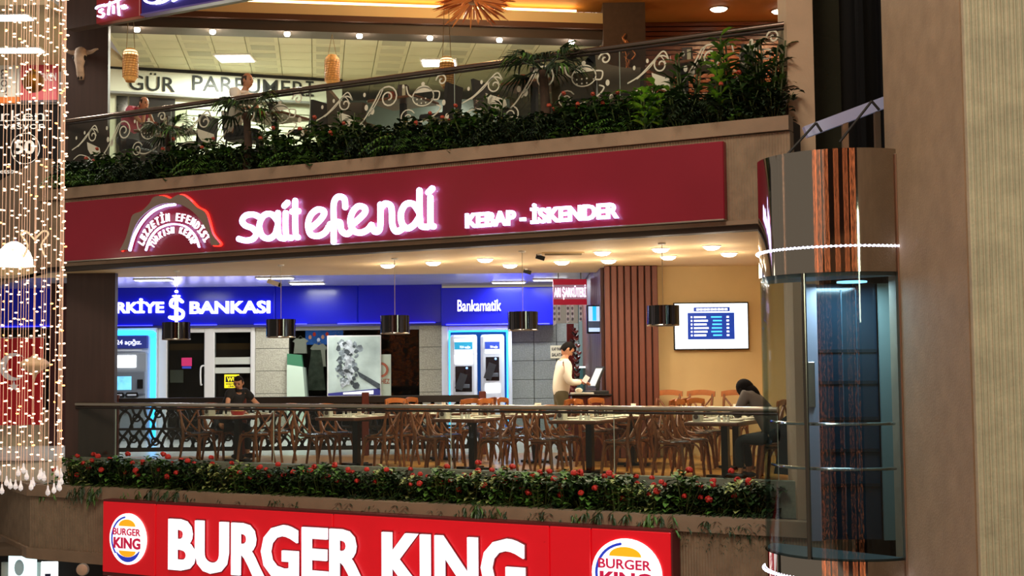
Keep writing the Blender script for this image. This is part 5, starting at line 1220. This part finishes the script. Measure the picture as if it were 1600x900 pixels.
# yoke above the cabin
y_ = CY-.1
def P_(px, py, Y=13.5): q = at(px, py, Y); return (q.x-CX, Y-CY, q.z)
yo = thing('lift_yoke', 'pale blue steel yoke beam with dark rods above the lift', 'beam', (CX, CY, 0))
a, b = P_(1258, 207), P_(1383, 160)
v = Vector(b)-Vector(a); MB().box((Vector(a)+Vector(b))/2, (v.length, .10, .12), Matrix.Rotation(-math.atan2(v.z, v.x), 3, 'Y')).build('beam', M('pale_blue_steel', '9aa0c0', .4, .2, em=.12), yo)
for px, py in ((1320, 190), (1370, 175)): p0_ = P_(px, py); MB().bb((p0_[0]-.03, p0_[1]-.03, 3.3), (p0_[0]+.03, p0_[1]+.03, p0_[2])).build('post', steel, yo)
for s in (((1225, 247), (1275, 192)), ((1275, 192), (1284, 206)), ((1312, 222), (1362, 158)), ((1362, 158), (1374, 172))): MB().tube([P_(*s[0], 13.3), P_(*s[1], 13.3)], .014, 6).build('rod', black_m, yo)
# lift shaft rails
for px in (1345, 1378):
    q = at(px, 100, 15.5); o = struct(MB().bb((q.x-.03, 15.45, -6), (q.x+.03, 15.6, 11)).build('trim_4' if px == 1345 else 'trim_5', M('shaft_rail', '14161a', .4, .5)))
# ------------------------------------------------------------------ plants
gA = M('leaf_dark', '1e3612', .45, noise=(9, .4)); gB = M('leaf_mid', '48702a', .45, noise=(9, .4)); gC = M('leaf_bright', '86b83a', .4, noise=(9, .3)); gD = M('leaf_variegated', '8d9a5c', .5, noise=(30, .5)); gF = M('fern_deep', '1a2e16', .6, noise=(12, .4))
petal = M('geranium_red', 'b3241a', .5, noise=(20, .25)); petal2 = M('coral_bloom', '9c3a22', .5); bark = M('palm_bark', '3a2a1e', .9, noise=(20, .4)); stemg = M('stem_green', '3a4a1c', .6)
def leaf(m, p, d, L, W, droop=.3, up=Vector((0, 0, 1)), fold=.15):
    d = Vector(d).normalized(); s = d.cross(up); s = s.normalized() if s.length > 1e-3 else Vector((1, 0, 0)); nrm = s.cross(d); p = Vector(p)
    q = [p, p+d*L*.35-nrm*0, p+d*L*.7-Vector((0, 0, L*droop*.35)), p+d*L*.98-Vector((0, 0, L*droop))]
    w_ = W/2; f = nrm*W*fold
    m.add([q[0], q[1]+s*w_+f, q[1], q[1]-s*w_+f, q[2]+s*w_*.8+f, q[2], q[2]-s*w_*.8+f, q[3]], [(0, 2, 1), (0, 3, 2), (1, 2, 5, 4), (2, 3, 6, 5), (4, 5, 7), (5, 6, 7)])
def bloom(m, c, r, rr, n=9):
    for i in range(n):
        a = rr.uniform(0, 2*PI); e = rr.uniform(-.4, 1.2); d = Vector((math.cos(a)*math.cos(e), math.sin(a)*math.cos(e), math.sin(e)))
        k = len(m.v); m.ball((0, 0, 0), (r*.45, r*.45, r*.28), 6, 4); m.xf(Matrix.Translation(Vector(c)+d*r*.55) @ d.to_track_quat('Z', 'Y').to_matrix().to_4x4(), k)
def mk(name, label, group): return thing(name, label, 'plant', (0, 0, 0), 0, group)
def geranium(seed, lab, grp, mats, sc=1, blooms=3, hang=True, bmat=petal, bs=.045, nm='geranium'):
    rr = random.Random(seed); t = mk(nm, lab, grp); fm = MB(); st = MB(); tops = []
    for i in range(26):
        a = rr.uniform(0, 2*PI); r = rr.uniform(.02, .24)*sc; h = rr.uniform(.08, .36)*sc; tip = Vector((r*math.cos(a)*1.2, r*math.sin(a)*.8, h)); st.tube([(r*.15*math.cos(a), r*.15*math.sin(a), 0), tip], .006, 4); tops.append(tip)
        for k in range(7):
            b = rr.uniform(0, 2*PI); fm.m(rr.choice((0, 0, 1))); leaf(fm, tip+Vector((rr.uniform(-.05, .05), rr.uniform(-.05, .05), rr.uniform(-.09, .03)))*sc, (math.cos(b), math.sin(b), rr.uniform(-.3, .6)), rr.uniform(.06, .1)*sc, rr.uniform(.06, .09)*sc, .3)
    if hang:
        for i in range(4):
            x = rr.uniform(-.25, .25); L = rr.uniform(.08, .24); p = [(x, -.1, .06), (x+rr.uniform(-.03, .03), -.26, .04), (x+rr.uniform(-.06, .06), -.29, .06-L)]
            st.tube(p, .005, 4)
            for k in range(9):
                q = Vector(p[1]).lerp(Vector(p[2]), k/9); b = rr.uniform(0, 2*PI); fm.m(0); leaf(fm, q, (math.cos(b), -abs(math.sin(b))*.6, -.6), .07, .025, .5)
    fm.build('foliage', mats, t); st.build('stems', stemg, t)
    for i in range(blooms):
        tip = rr.choice(tops)*1.05; c = tip+Vector((0, -.05, .07)); m = MB(); bloom(m, c, bs*sc, rr, 12); m.build('flower_head', bmat, t)
    return t
def fern(seed, lab, grp, mat, L=.45, n=22, hang=False):
    rr = random.Random(seed); t = mk('fern', lab, grp)
    m = MB()
    for i in range(n):
        a = 2*PI*i/n+rr.uniform(-.2, .2); l = L*rr.uniform(.7, 1.1); up = rr.uniform(.4, 1.1)
        if hang: up = rr.uniform(-.1, .4)
        P = smooth_path([(0, 0, 0), (l*.35*math.cos(a), l*.35*math.sin(a)*.7, l*.5*up), (l*.8*math.cos(a), l*.8*math.sin(a)*.7-(.08 if hang else 0), l*.45*up-(.1 if hang else 0)), (l*1.05*math.cos(a), l*1.05*math.sin(a)*.7-(.1 if hang else 0), l*.15*up-(.32 if hang else 0))], 4)
        for k in range(1, len(P)-1):
            d = (P[k+1]-P[k]).normalized(); s = d.cross(Vector((0, 0, 1))).normalized(); w_ = l*.16*(1-abs(2*k/len(P)-.8)*.6)
            for q in (-1, 1): leaf(m, P[k], s*q+d*.5, w_, w_*.32, .3)
    m.build('fronds', mat, t); MB().lathe([(.03, -.05), (.02, .06), (.001, .07)], n=8).build('crown', bark, t)
    return t
def palm(seed, lab, grp, h=.55, L=.42, mats=None):
    rr = random.Random(seed); t = mk('fan_palm', lab, grp); MB().tube([(0, 0, -.1), (.02, 0, h*.5), (0, 0, h)], [.05, .04, .035], 9).build('trunk', bark, t, True)
    m = MB()
    for i in range(11):
        a = 2*PI*i/11+rr.uniform(-.2, .2); el = rr.uniform(-.1, .9); d = Vector((math.cos(a)*math.cos(el), math.sin(a)*math.cos(el)*.7, math.sin(el))); b = Vector((0, 0, h)); c = b+d*L*.45
        m.m(0).tube([b, c], .006, 4)
        s = d.cross(Vector((0, 0, 1))).normalized()
        for k in range(-6, 7): m.m(rr.choice((0, 0, 1))); leaf(m, c, d*math.cos(k*.2)+s*math.sin(k*.2), L*rr.uniform(.55, .75), .022, .55)
    m.build('fan_leaves', mats or [gF, gB], t); return t
def bush(seed, lab, grp, mats, h=.6, n=9, Lf=.2, Wf=.055, spread=.16, nm='leafy_shrub'):
    rr = random.Random(seed); t = mk(nm, lab, grp); m = MB(); st = MB()
    for i in range(n):
        a = rr.uniform(0, 2*PI); x, y = spread*rr.uniform(.2, 1)*math.cos(a), spread*.7*rr.uniform(.2, 1)*math.sin(a); hh = h*rr.uniform(.55, 1); st.tube([(x*.4, y*.4, -.05), (x, y, hh)], .008, 5)
        for k in range(13):
            z = hh*(.2+.8*k/12); b = k*2.4+i; m.m(rr.choice((0, 1))); leaf(m, (x*(.4+.6*k/12), y*(.4+.6*k/12), z), (math.cos(b), math.sin(b), .55), Lf*rr.uniform(.7, 1.1), Wf, .3)
    m.build('foliage', mats, t); st.build('stems', stemg, t); return t
def row(protos, spots, z, n, front=()):
    used = set(); rr = random.Random(4)
    for k, (px, py, idx, sc) in enumerate(spots):
        o = protos[idx]; nn = n+rr.uniform(-.05, .05)-(.1 if idx in front else 0); p = FP(fac(px, py, nn)[0], nn, z); rz = FROT+(rr.uniform(-.25, .25))
        if idx in used: o = dup(o, p, rz, scale=sc)
        else: used.add(idx); o.location = p; o.rotation_euler.z = rz; o.scale = (sc,)*3
    for i, o in enumerate(protos):
        if i not in used: [bpy.data.objects.remove(c) for c in kids(o)]; bpy.data.objects.remove(o)
# lower planter: geraniums and trailing greenery
LG = 'geraniums in the lower planter'; LA = 'red flowering geranium trailing from the planter below the restaurant rail'
pr = [geranium(1, LA, LG, [gA, gB], 1, 3), geranium(2, 'light green geranium with four red blooms below the restaurant rail', LG, [gB, gA], 1, 4), geranium(3, 'geranium with pale-flecked leaves and two red blooms below the restaurant rail', LG, [gA, gD], 1, 2), geranium(4, 'very dark leaved geranium with red blooms below the restaurant rail', LG, [gA, gA], .95, 3),
      fern(5, 'dark trailing fern hanging over the lower planter coping', 'trailing ferns in the lower planter', gF, .42, 20, True),
      bush(6, 'pale variegated ivy shrub in the lower planter', 'variegated shrubs in the lower planter', [gD, gB], .34, 8, .09, .06, .18, 'ivy_shrub')]
sp = []; rr = random.Random(21); x = 112; k = 0
while x < 1195:
    sp.append((x, 750, rr.choice((0, 1, 2, 3)), rr.uniform(.85, 1.12))); x += rr.uniform(24, 31)
for x in (140, 232, 318, 395, 470, 560, 600, 640, 700, 770, 860, 960, 1040, 1110, 1150, 1180): sp.append((x+rr.uniform(-8, 8), 755, 4, rr.uniform(.8, 1.1)))
for x in (270, 375, 600, 690, 840, 965, 985): sp.append((x, 745, 5, rr.uniform(.9, 1.3)))
row(pr, [(a, b, c, d*1.22) for a, b, c, d in sp], -.37, -.24)
# upper planter: palms, ferns, bright shrubs, small coral blooms
UG = ' in the upper planter'
pr = [fern(11, 'bright green arching fern in the upper planter', 'ferns'+UG, gB, .5, 24), fern(12, 'dark spreading fern in the upper planter', 'dark ferns'+UG, gF, .5, 24),
      palm(13, 'small fan palm on a bare trunk in the upper planter', 'fan palms'+UG, .62, .42), bush(14, 'bright green broad-leaved shrub in the upper planter', 'bright shrubs'+UG, [gC, gB], .5, 8, .22, .07, .15),
      geranium(15, 'dark glossy low shrub in the upper planter', 'dark shrubs'+UG, [gF, gA], 1.1, 0, False, nm='low_shrub'), geranium(16, 'coral flowering plant in the upper planter', 'coral flowers'+UG, [gA, gB], 1, 4, False, petal2, .024, 'flowering_plant'),
      bush(17, 'tall dark leafy shrub in the upper planter', 'tall shrubs'+UG, [gA, gB], .85, 9, .2, .045, .2), bush(18, 'tall bright cane shrub near the upper pier', 'cane shrubs'+UG, [gC, gB], .95, 5, .22, .06, .08)]
sp = []; x = 110
while x < 1222: sp.append((x, 250, 4, rr.uniform(.85, 1.25))); x += rr.uniform(20, 27)
for x, i, s in ((118, 0, .8), (140, 0, .8), (172, 5, 1), (205, 1, .9), (240, 1, .8), (262, 2, .95), (292, 5, 1), (330, 0, .85), (352, 5, .9), (385, 2, 1.15), (420, 6, .8), (448, 5, 1), (470, 0, .75), (515, 5, 1.1), (540, 6, .75), (555, 5, .9), (600, 1, 1), (640, 0, .9), (668, 1, .9), (690, 5, .9), (735, 5, 1), (770, 6, .75), (800, 1, 1), (850, 2, 1.25), (880, 1, .95), (905, 5, 1), (945, 5, .9), (968, 0, .7), (1010, 3, 1), (1035, 3, .85), (1075, 6, .95), (1100, 1, 1), (1125, 7, 1), (1150, 6, 1.05), (1175, 5, 1), (1195, 6, .95), (1205, 6, 1), (985, 5, .9), (580, 4, 1.3), (650, 4, 1.4), (1060, 4, 1.3), (120, 4, 1.2)): sp.append((x, 230, i, s))
row(pr, [(a, b, c, d*(1.0 if c == 4 else 1.65 if c in (0, 1, 5) else 1.35)) for a, b, c, d in sp], 4.34, -.22, (0, 3, 7))
# ------------------------------------------------------------------ hanging string lights
wirem = M('string_wire', 'e8c8b0', .5, em=.28, emcol='ffc8a0', samp=False); bulbm = M('string_bulb', 'ffe8d0', .4, em=4.5, emcol='ffc8a0', samp=False); bulbo = M('string_bulb_amber', 'ffb070', .4, em=7, emcol='ff9a50', samp=False)
crys = M('crystal_drop', 'f0f0f4', .03, .0, trans=.0, spec=1, em=.25)
YS = 14.0
def bulbs(m, x0, y0, z0, z1, rr, step, size, out):
    z = z0+rr.uniform(0, step)
    while z < z1:
        a = rr.choice((0, PI, rr.uniform(0, 2*PI))); d = Vector((math.cos(a), math.sin(a)*.6, rr.uniform(-.1, .25))).normalized(); c = Vector((x0, y0, z)); q = c+d*out
        m.m(0 if rr.random() < .9 else 1); k = len(m.v); m.ball((0, 0, 0), (size*.55, size*.55, size), 6, 5); m.xf(Matrix.Translation(q) @ d.to_track_quat('Z', 'Y').to_matrix().to_4x4(), k)
        z += step*rr.uniform(.5, 1.4)
rs = random.Random(31)
xs = [3, 15, 21, 29, 37, 41, 53, 56, 66, 68.5, 79, 88.5, 93, 95.5, 97, 98.5, 99.5, 8, 46, 73, 33]
for i, px in enumerate(xs):
    y = YS+rs.uniform(-.35, .35); a = at(px, 400, y); ze = at(px, 735+rs.uniform(-12, 25), y).z; zt_ = 6.4
    t = thing('string_light', 'hanging wire of tiny warm bulbs ending in a crystal drop', 'string light', (a.x, y, ze), 0, 'curtain of string lights in the atrium')
    MB().tube([(0, 0, .0), (rs.uniform(-.01, .01), 0, 2), (0, 0, zt_-ze)], .003, 4).build('wire', wirem, t)
    m = MB(); bulbs(m, 0, 0, .1, zt_-ze, rs, .205, .018, .02); o = m.build('bulbs', [bulbm, bulbo], t); o['kind'] = 'stuff'
    MB().lathe([(.001, 0), (.009, -.01), (.012, -.04), (.027, -.075), (.024, -.10), (.001, -.118)], n=8).build('crystal_drop', crys, t)
# more light columns elsewhere in the atrium (they show in the lift's chrome)
for i, (x, y, r) in enumerate(((-3.9, 5.0, .7), (-4.6, 5.6, .45), (-3.4, 2.0, .8), (-1.5, -3.2, .9), (2.2, -4.5, .9), (4.6, 1.5, .7))):
    M("column_bulb", "ffc090", .4, em=2.0, emcol="ff8a50", samp=False); t = thing('light_column', 'round column of hanging amber bulbs across the atrium', 'string light', (x, y, -4), 0, 'light columns across the atrium')
    m = MB()
    for k in range(16):
        a = k*PI/8; bulbs(m, r*math.cos(a), r*math.sin(a), 0, 14, rs, .2, .055, .06)
    o = m.build('bulbs', [M('column_bulb', 'ffc090', .4, em=1.3, emcol='ff8a50', samp=False), MATS['column_bulb'] if 'column_bulb' in MATS else bulbm], t); o['kind'] = 'stuff'
    m = MB()
    for k in range(8): a = k*PI/4; m.tube([(r*math.cos(a), r*math.sin(a), 0), (r*math.cos(a), r*math.sin(a), 14)], .006, 4)
    m.build('wires', wirem, t)
# ------------------------------------------------------------------ things behind the string lights, left side
for px, py, w_ in ((-5, 27, .6), (22, 78, .55)):
    p = onz(px, py, 7.40)
    t = thing('left_panel_light', 'bright rounded strip light in the beige ceiling behind string lights', 'light', (p.x, p.y, 7.42), 0, 'left ceiling strip lights')
    MB().rbox((-w_, -.2, -.03), (w_, .2, 0), .02).build('frame', white_p, t); MB().rbox((-w_+.04, -.16, -.045), (w_-.04, .16, -.02), .02).build('diffuser', tubew, t)
    l = bpy.data.lights.new('left_lamp', 'AREA'); l.energy = 60; l.color = (1, .93, .82); l.size = .7; lo = bpy.data.objects.new('left_lamp', l); COL.objects.link(lo); lo.parent = t; lo.location = (0, 0, -.07)
YL = 24.7; X_ = lambda p: at(p, 200, YL).x; Z_ = lambda p: at(50, p, YL).z
wl = struct(MB().bb((-15, YL, 4.7), (X_(91), YL+.1, Z_(163))).build('wall_black_shopfront', M('black_shop_glass', '0e0c0e', .15)))
tw2 = M('shop_text_white', 'c9c4c0', .5, em=.35)
text_fit('shop_text', 'erken', X_(-18), X_(70), Z_(188), Z_(172), YL-.01, tw2, wl, .01, .0); text_fit('shop_text', 'rezervasyon', X_(-46), X_(70), Z_(205.5), Z_(194), YL-.01, tw2, wl, .01, 0)
text_fit('shop_text', '50', X_(23), X_(55), Z_(241), Z_(219), YL-.01, tw2, wl, .01, .03); text_fit('shop_text', 'ücretsiz', X_(-16), X_(25), Z_(271), Z_(264), YL-.01, tw2, wl, .01, .01)
MB().bb((X_(-20), YL-.012, Z_(188.8)), (X_(80), YL, Z_(187.8))).build('shop_line', tw2, wl)
MB().ribbon([(X_(40)+.28*math.cos(a*PI/14), Z_(232)+.30*math.sin(a*PI/14)) for a in range(29)], .012, YL-.012, YL).build('shop_ring', tw2, wl)
t = thing('white_vertical_sign', 'white sign with sideways letters and an orange foot behind string lights', 'sign', (X_(-12), YL-.05, Z_(162)))
MB().rbox((0, -.04, .12), (X_(32)-X_(-12), .05, Z_(101)-Z_(162)), .01).build('board', M('white_board', 'c4c0b4', .5, em=.15), t); MB().rbox((0, -.04, 0), (X_(32)-X_(-12), .05, .12), .01).build('foot_band', M('orange_band', 'd07030', .5, em=.15), t)
me = glyph_mesh('.com', .5, 0.0); a, b, c, d = bounds(me); s = .52/(b-a); me.transform(Matrix.Translation((.32, -.05, .14)) @ Matrix.Rotation(-PI/2, 4, 'Y') @ Matrix.Diagonal((s, .012, s, 1)) @ Matrix.Translation((-a, 0, 0))); me.materials.append(M('grey_letter', '6a6460', .5)); link('sideways_letters', me, t)
t = thing('red_shop_sign', 'red shop sign with pale lettering behind string lights', 'sign', (X_(33), YL-.05, Z_(162)))
W = X_(91)-X_(33); H = Z_(101)-Z_(162)
MB().rbox((0, -.04, .04), (W, .05, H), .01).build('board', M('sign_red_soft', 'a03038', .5, em=.2), t); MB().bb((0, -.045, 0), (W, .04, .05)).build('foot_band', M('dark_band', '3a3034', .6), t)
text_fit('sign_text', 'ERKEN', W*.55, W*.98, H*.55, H*.75, -.05, MATS['shop_text_white'], t, .01, .02)
c = at(52, 128, 16.5)
t = thing('gold_ball', 'large gold bauble hanging among the string lights', 'ornament', c); MB().ball((0, 0, 0), .14, 20, 14).build('ball', M('gold_glitter', '8a5a14', .35, .8, bump=(90, .5)), t, 'all'); MB().lathe([(.03, .13), (.03, .16), (.001, .165)], n=10).build('cap', M('gold_cap', 'b08030', .3, 1), t); MB().tube([(0, 0, .16), (0, 0, 6.6-c.z)], .003, 4).build('wire', wirem, t)
c = at(54, 571, 15.5)
t = thing('onion_ornament', 'cream onion-shaped hanging ornament among the string lights', 'ornament', c)
MB().lathe([(.001, -.2), (.012, -.16), (.03, -.11), (.09, -.06), (.165, -.01), (.172, .03), (.12, .075), (.05, .10), (.015, .135), (.001, .15)], n=22).build('body', M('cream_pearl', 'd8bc98', .35), t, 'all'); MB().tube([(0, 0, .14), (0, 0, 6.3-c.z)], .003, 4).build('wire', wirem, t)
c = at(22, 416, 19.0)
t = thing('dome_lamp', 'glowing white dome pendant lamp behind the string lights', 'lamp', c)
MB().lathe([(.27, 0), (.265, .1), (.22, .22), (.12, .33), (.04, .37), (.001, .375)], n=24).build('shade', M('glowing_shade', 'ffffff', .5, em=3.2, emcol='fff4e0'), t, 'all'); MB().lathe([(.045, .36), (.045, .42), (.001, .43)], n=12).build('cap', steel, t); MB().tube([(0, 0, .42), (0, 0, 6.5-c.z)], .006, 5).build('cord', M('grey_cord', '6a6058', .6), t)
c = at(54, 385, 18.6)
t = thing('bow_ornament', 'pale ribbon bow of lights hanging beside the dome lamp', 'ornament', c)
for s in (-1, 1): MB().tube(smooth_path([(0, 0, .1), (s*.12, 0, .22), (s*.2, 0, .18), (s*.1, 0, .02), (s*.16, 0, -.16)], 4), .014, 5).build('ribbon', M('bow_pale', 'e0c8a0', .5, em=.7), t)
MB().tube([(0, 0, .1), (0, 0, 6.4-c.z)], .003, 4).build('wire', wirem, t)
# national flag on the mid level, left of the pillar
Yf = 25.0; fx = lambda p: at(p, 600, Yf).x; fz = lambda p: at(30, p, Yf).z
t = thing('national_flag', 'large red flag with white crescent and star behind string lights', 'flag', (fx(-30), Yf, fz(664)))
W = fx(68)-fx(-30); H = fz(528)-fz(664); redf = M('flag_red', 'b01820', .7, em=.12)
m = MB(); nn = 14; vs = []; fs = []
for i in range(nn+1):
    for z in (0, H): vs.append((W*i/nn, .04*math.sin(i*1.3), z))
for i in range(nn): fs.append((2*i, 2*i+2, 2*i+3, 2*i+1))
m.add(vs, fs); m.add([(x, y+.012, z) for x, y, z in vs], fs); m.build('cloth', redf, t, True)
cx, cz = fx(22)-fx(-30), fz(573)-fz(664)
wf = M('flag_white', 'd8d0cc', .7, em=.15); r1, r2, off = .27, .215, .075
po = [(cx+r1*math.cos(a), cz+r1*math.sin(a)) for a in [math.radians(38+i*(284/24)) for i in range(25)]]; pi_ = [(cx+off+r2*math.cos(a), cz+r2*math.sin(a)) for a in [math.radians(309-i*(258/24)) for i in range(25)]]
k = len(po); m = MB(); m.add([(x, -.05, z) for x, z in po+pi_]+[(x, -.04, z) for x, z in po+pi_], [(i, i+1, 2*k-2-i, 2*k-1-i) for i in range(k-1)]+[(i+2*k, 2*k-1-i+2*k, 2*k-2-i+2*k, i+1+2*k) for i in range(k-1)]); m.build('crescent', wf, t)
sx, sz = fx(23)-fx(-30), fz(604)-fz(664); MB().prism([(sx+(.115 if i % 2 == 0 else .045)*math.sin(i*PI/5), sz+(.115 if i % 2 == 0 else .045)*math.cos(i*PI/5)) for i in range(10)], -.05, -.04).build('star', wf, t)
MB().tube([(0, .02, H), (W, .02, H)], .015, 6).build('pole', alum, t)
o = struct(MB().bb((fx(68), Yf+.3, 0), (fx(99), Yf+.5, 3.2)).build('wall_dark_strip', M('dark_red_strip', '3a1614', .6)))
o = struct(MB().bb((-15, Yf+.4, 0), (fx(70), Yf+.5, .7)).build('wall_left_low', M('cream_low_wall', 'b8ae92', .7)))
# lower-left lit shop corner
def lowp(px, py, Y=21.0): return at(px, py, Y)
a, b = lowp(13, 868), lowp(56, 905)
t = thing('lit_poster', 'glowing white and cyan poster in the lower-left shop', 'poster', (a.x, 21, b.z-.4))
W = b.x-a.x; H = a.z-b.z+.4
MB().rbox((0, 0, 0), (W, .05, H), .01).build('board', M('poster_lit', 'e8ffff', .4, em=1.5, emcol='d8fbff'), t); MB().ball((W*.4, -.005, H*.75), (.08, .01, .13), 10, 8).build('print_face', M('poster_grey', '8aa0a4', .5, em=.4), t); MB().bb((.05, -.01, 0), (W*.95, 0, H*.45)).build('print_block', M('poster_cyan', '60c8d8', .4, em=.9), t)
a, b = lowp(63, 878), lowp(90, 910)
t = thing('phone_display', 'white phone-shaped display board in the lower-left shop', 'display', (a.x, 21, b.z-.3))
MB().rbox((0, 0, 0), (b.x-a.x, .05, a.z-b.z+.3), .04).build('board', M('display_lit', 'f0f4f4', .4, em=1.0), t); MB().bb((.08, -.006, .35), (.17, 0, .44)).build('mark', M('mark_blue', '2a3a7a', .5), t)
for i, px in enumerate((4, 60)):
    p = lowp(px, 880); o = struct(MB().bb((p.x-.06, 21.1, -5), (p.x+.06, 21.2, p.z)).build('trim_%d' % (6+i), M('grey_frame', '9aa09a', .4)))
struct(MB().bb((-12, 21.6, -5), (lowp(160, 890).x+8, 21.8, -1.45)).build('wall_lower_shop', M('lower_dark', '1e1712', .8)))
slab('ceiling_lower', [xy(FP(ULOW, -.37, 0)), xy(FP(UR+.5, -.37, 0)), (6, 21.8), (-13, 21.8)], -1.5, -1.4, M('lower_ceiling', '5a4a3a', .8))
c = lowp(129, 890, 19.7)
t = thing('round_wall_lamp', 'small round pale lamp under the lower-left coping', 'lamp', c)
MB().lathe([(.085, 0), (.085, .03), (.07, .04), (.001, .045)], n=18).xf(Matrix.Rotation(PI/2, 4, 'X')).build('face', M('lamp_face', 'b89a84', .4), t, True); MB().lathe([(.095, -.03), (.095, .01), (.085, .01)], n=18).xf(Matrix.Rotation(PI/2, 4, 'X')).build('ring', grey_p, t)
a = lowp(168, 897, 20.3); t = thing('lower_lit_panel', 'pale lit menu panel under the burger sign', 'panel', (a.x, 20.3, a.z-.8))
MB().rbox((0, 0, 0), (.55, .05, .8), .01).build('board', M('panel_lit', 'c8d0c4', .4, em=.4), t); MB().bb((.04, -.006, .1), (.5, 0, .7)).build('face', M('panel_face', 'd8dccc', .4, em=.5), t)
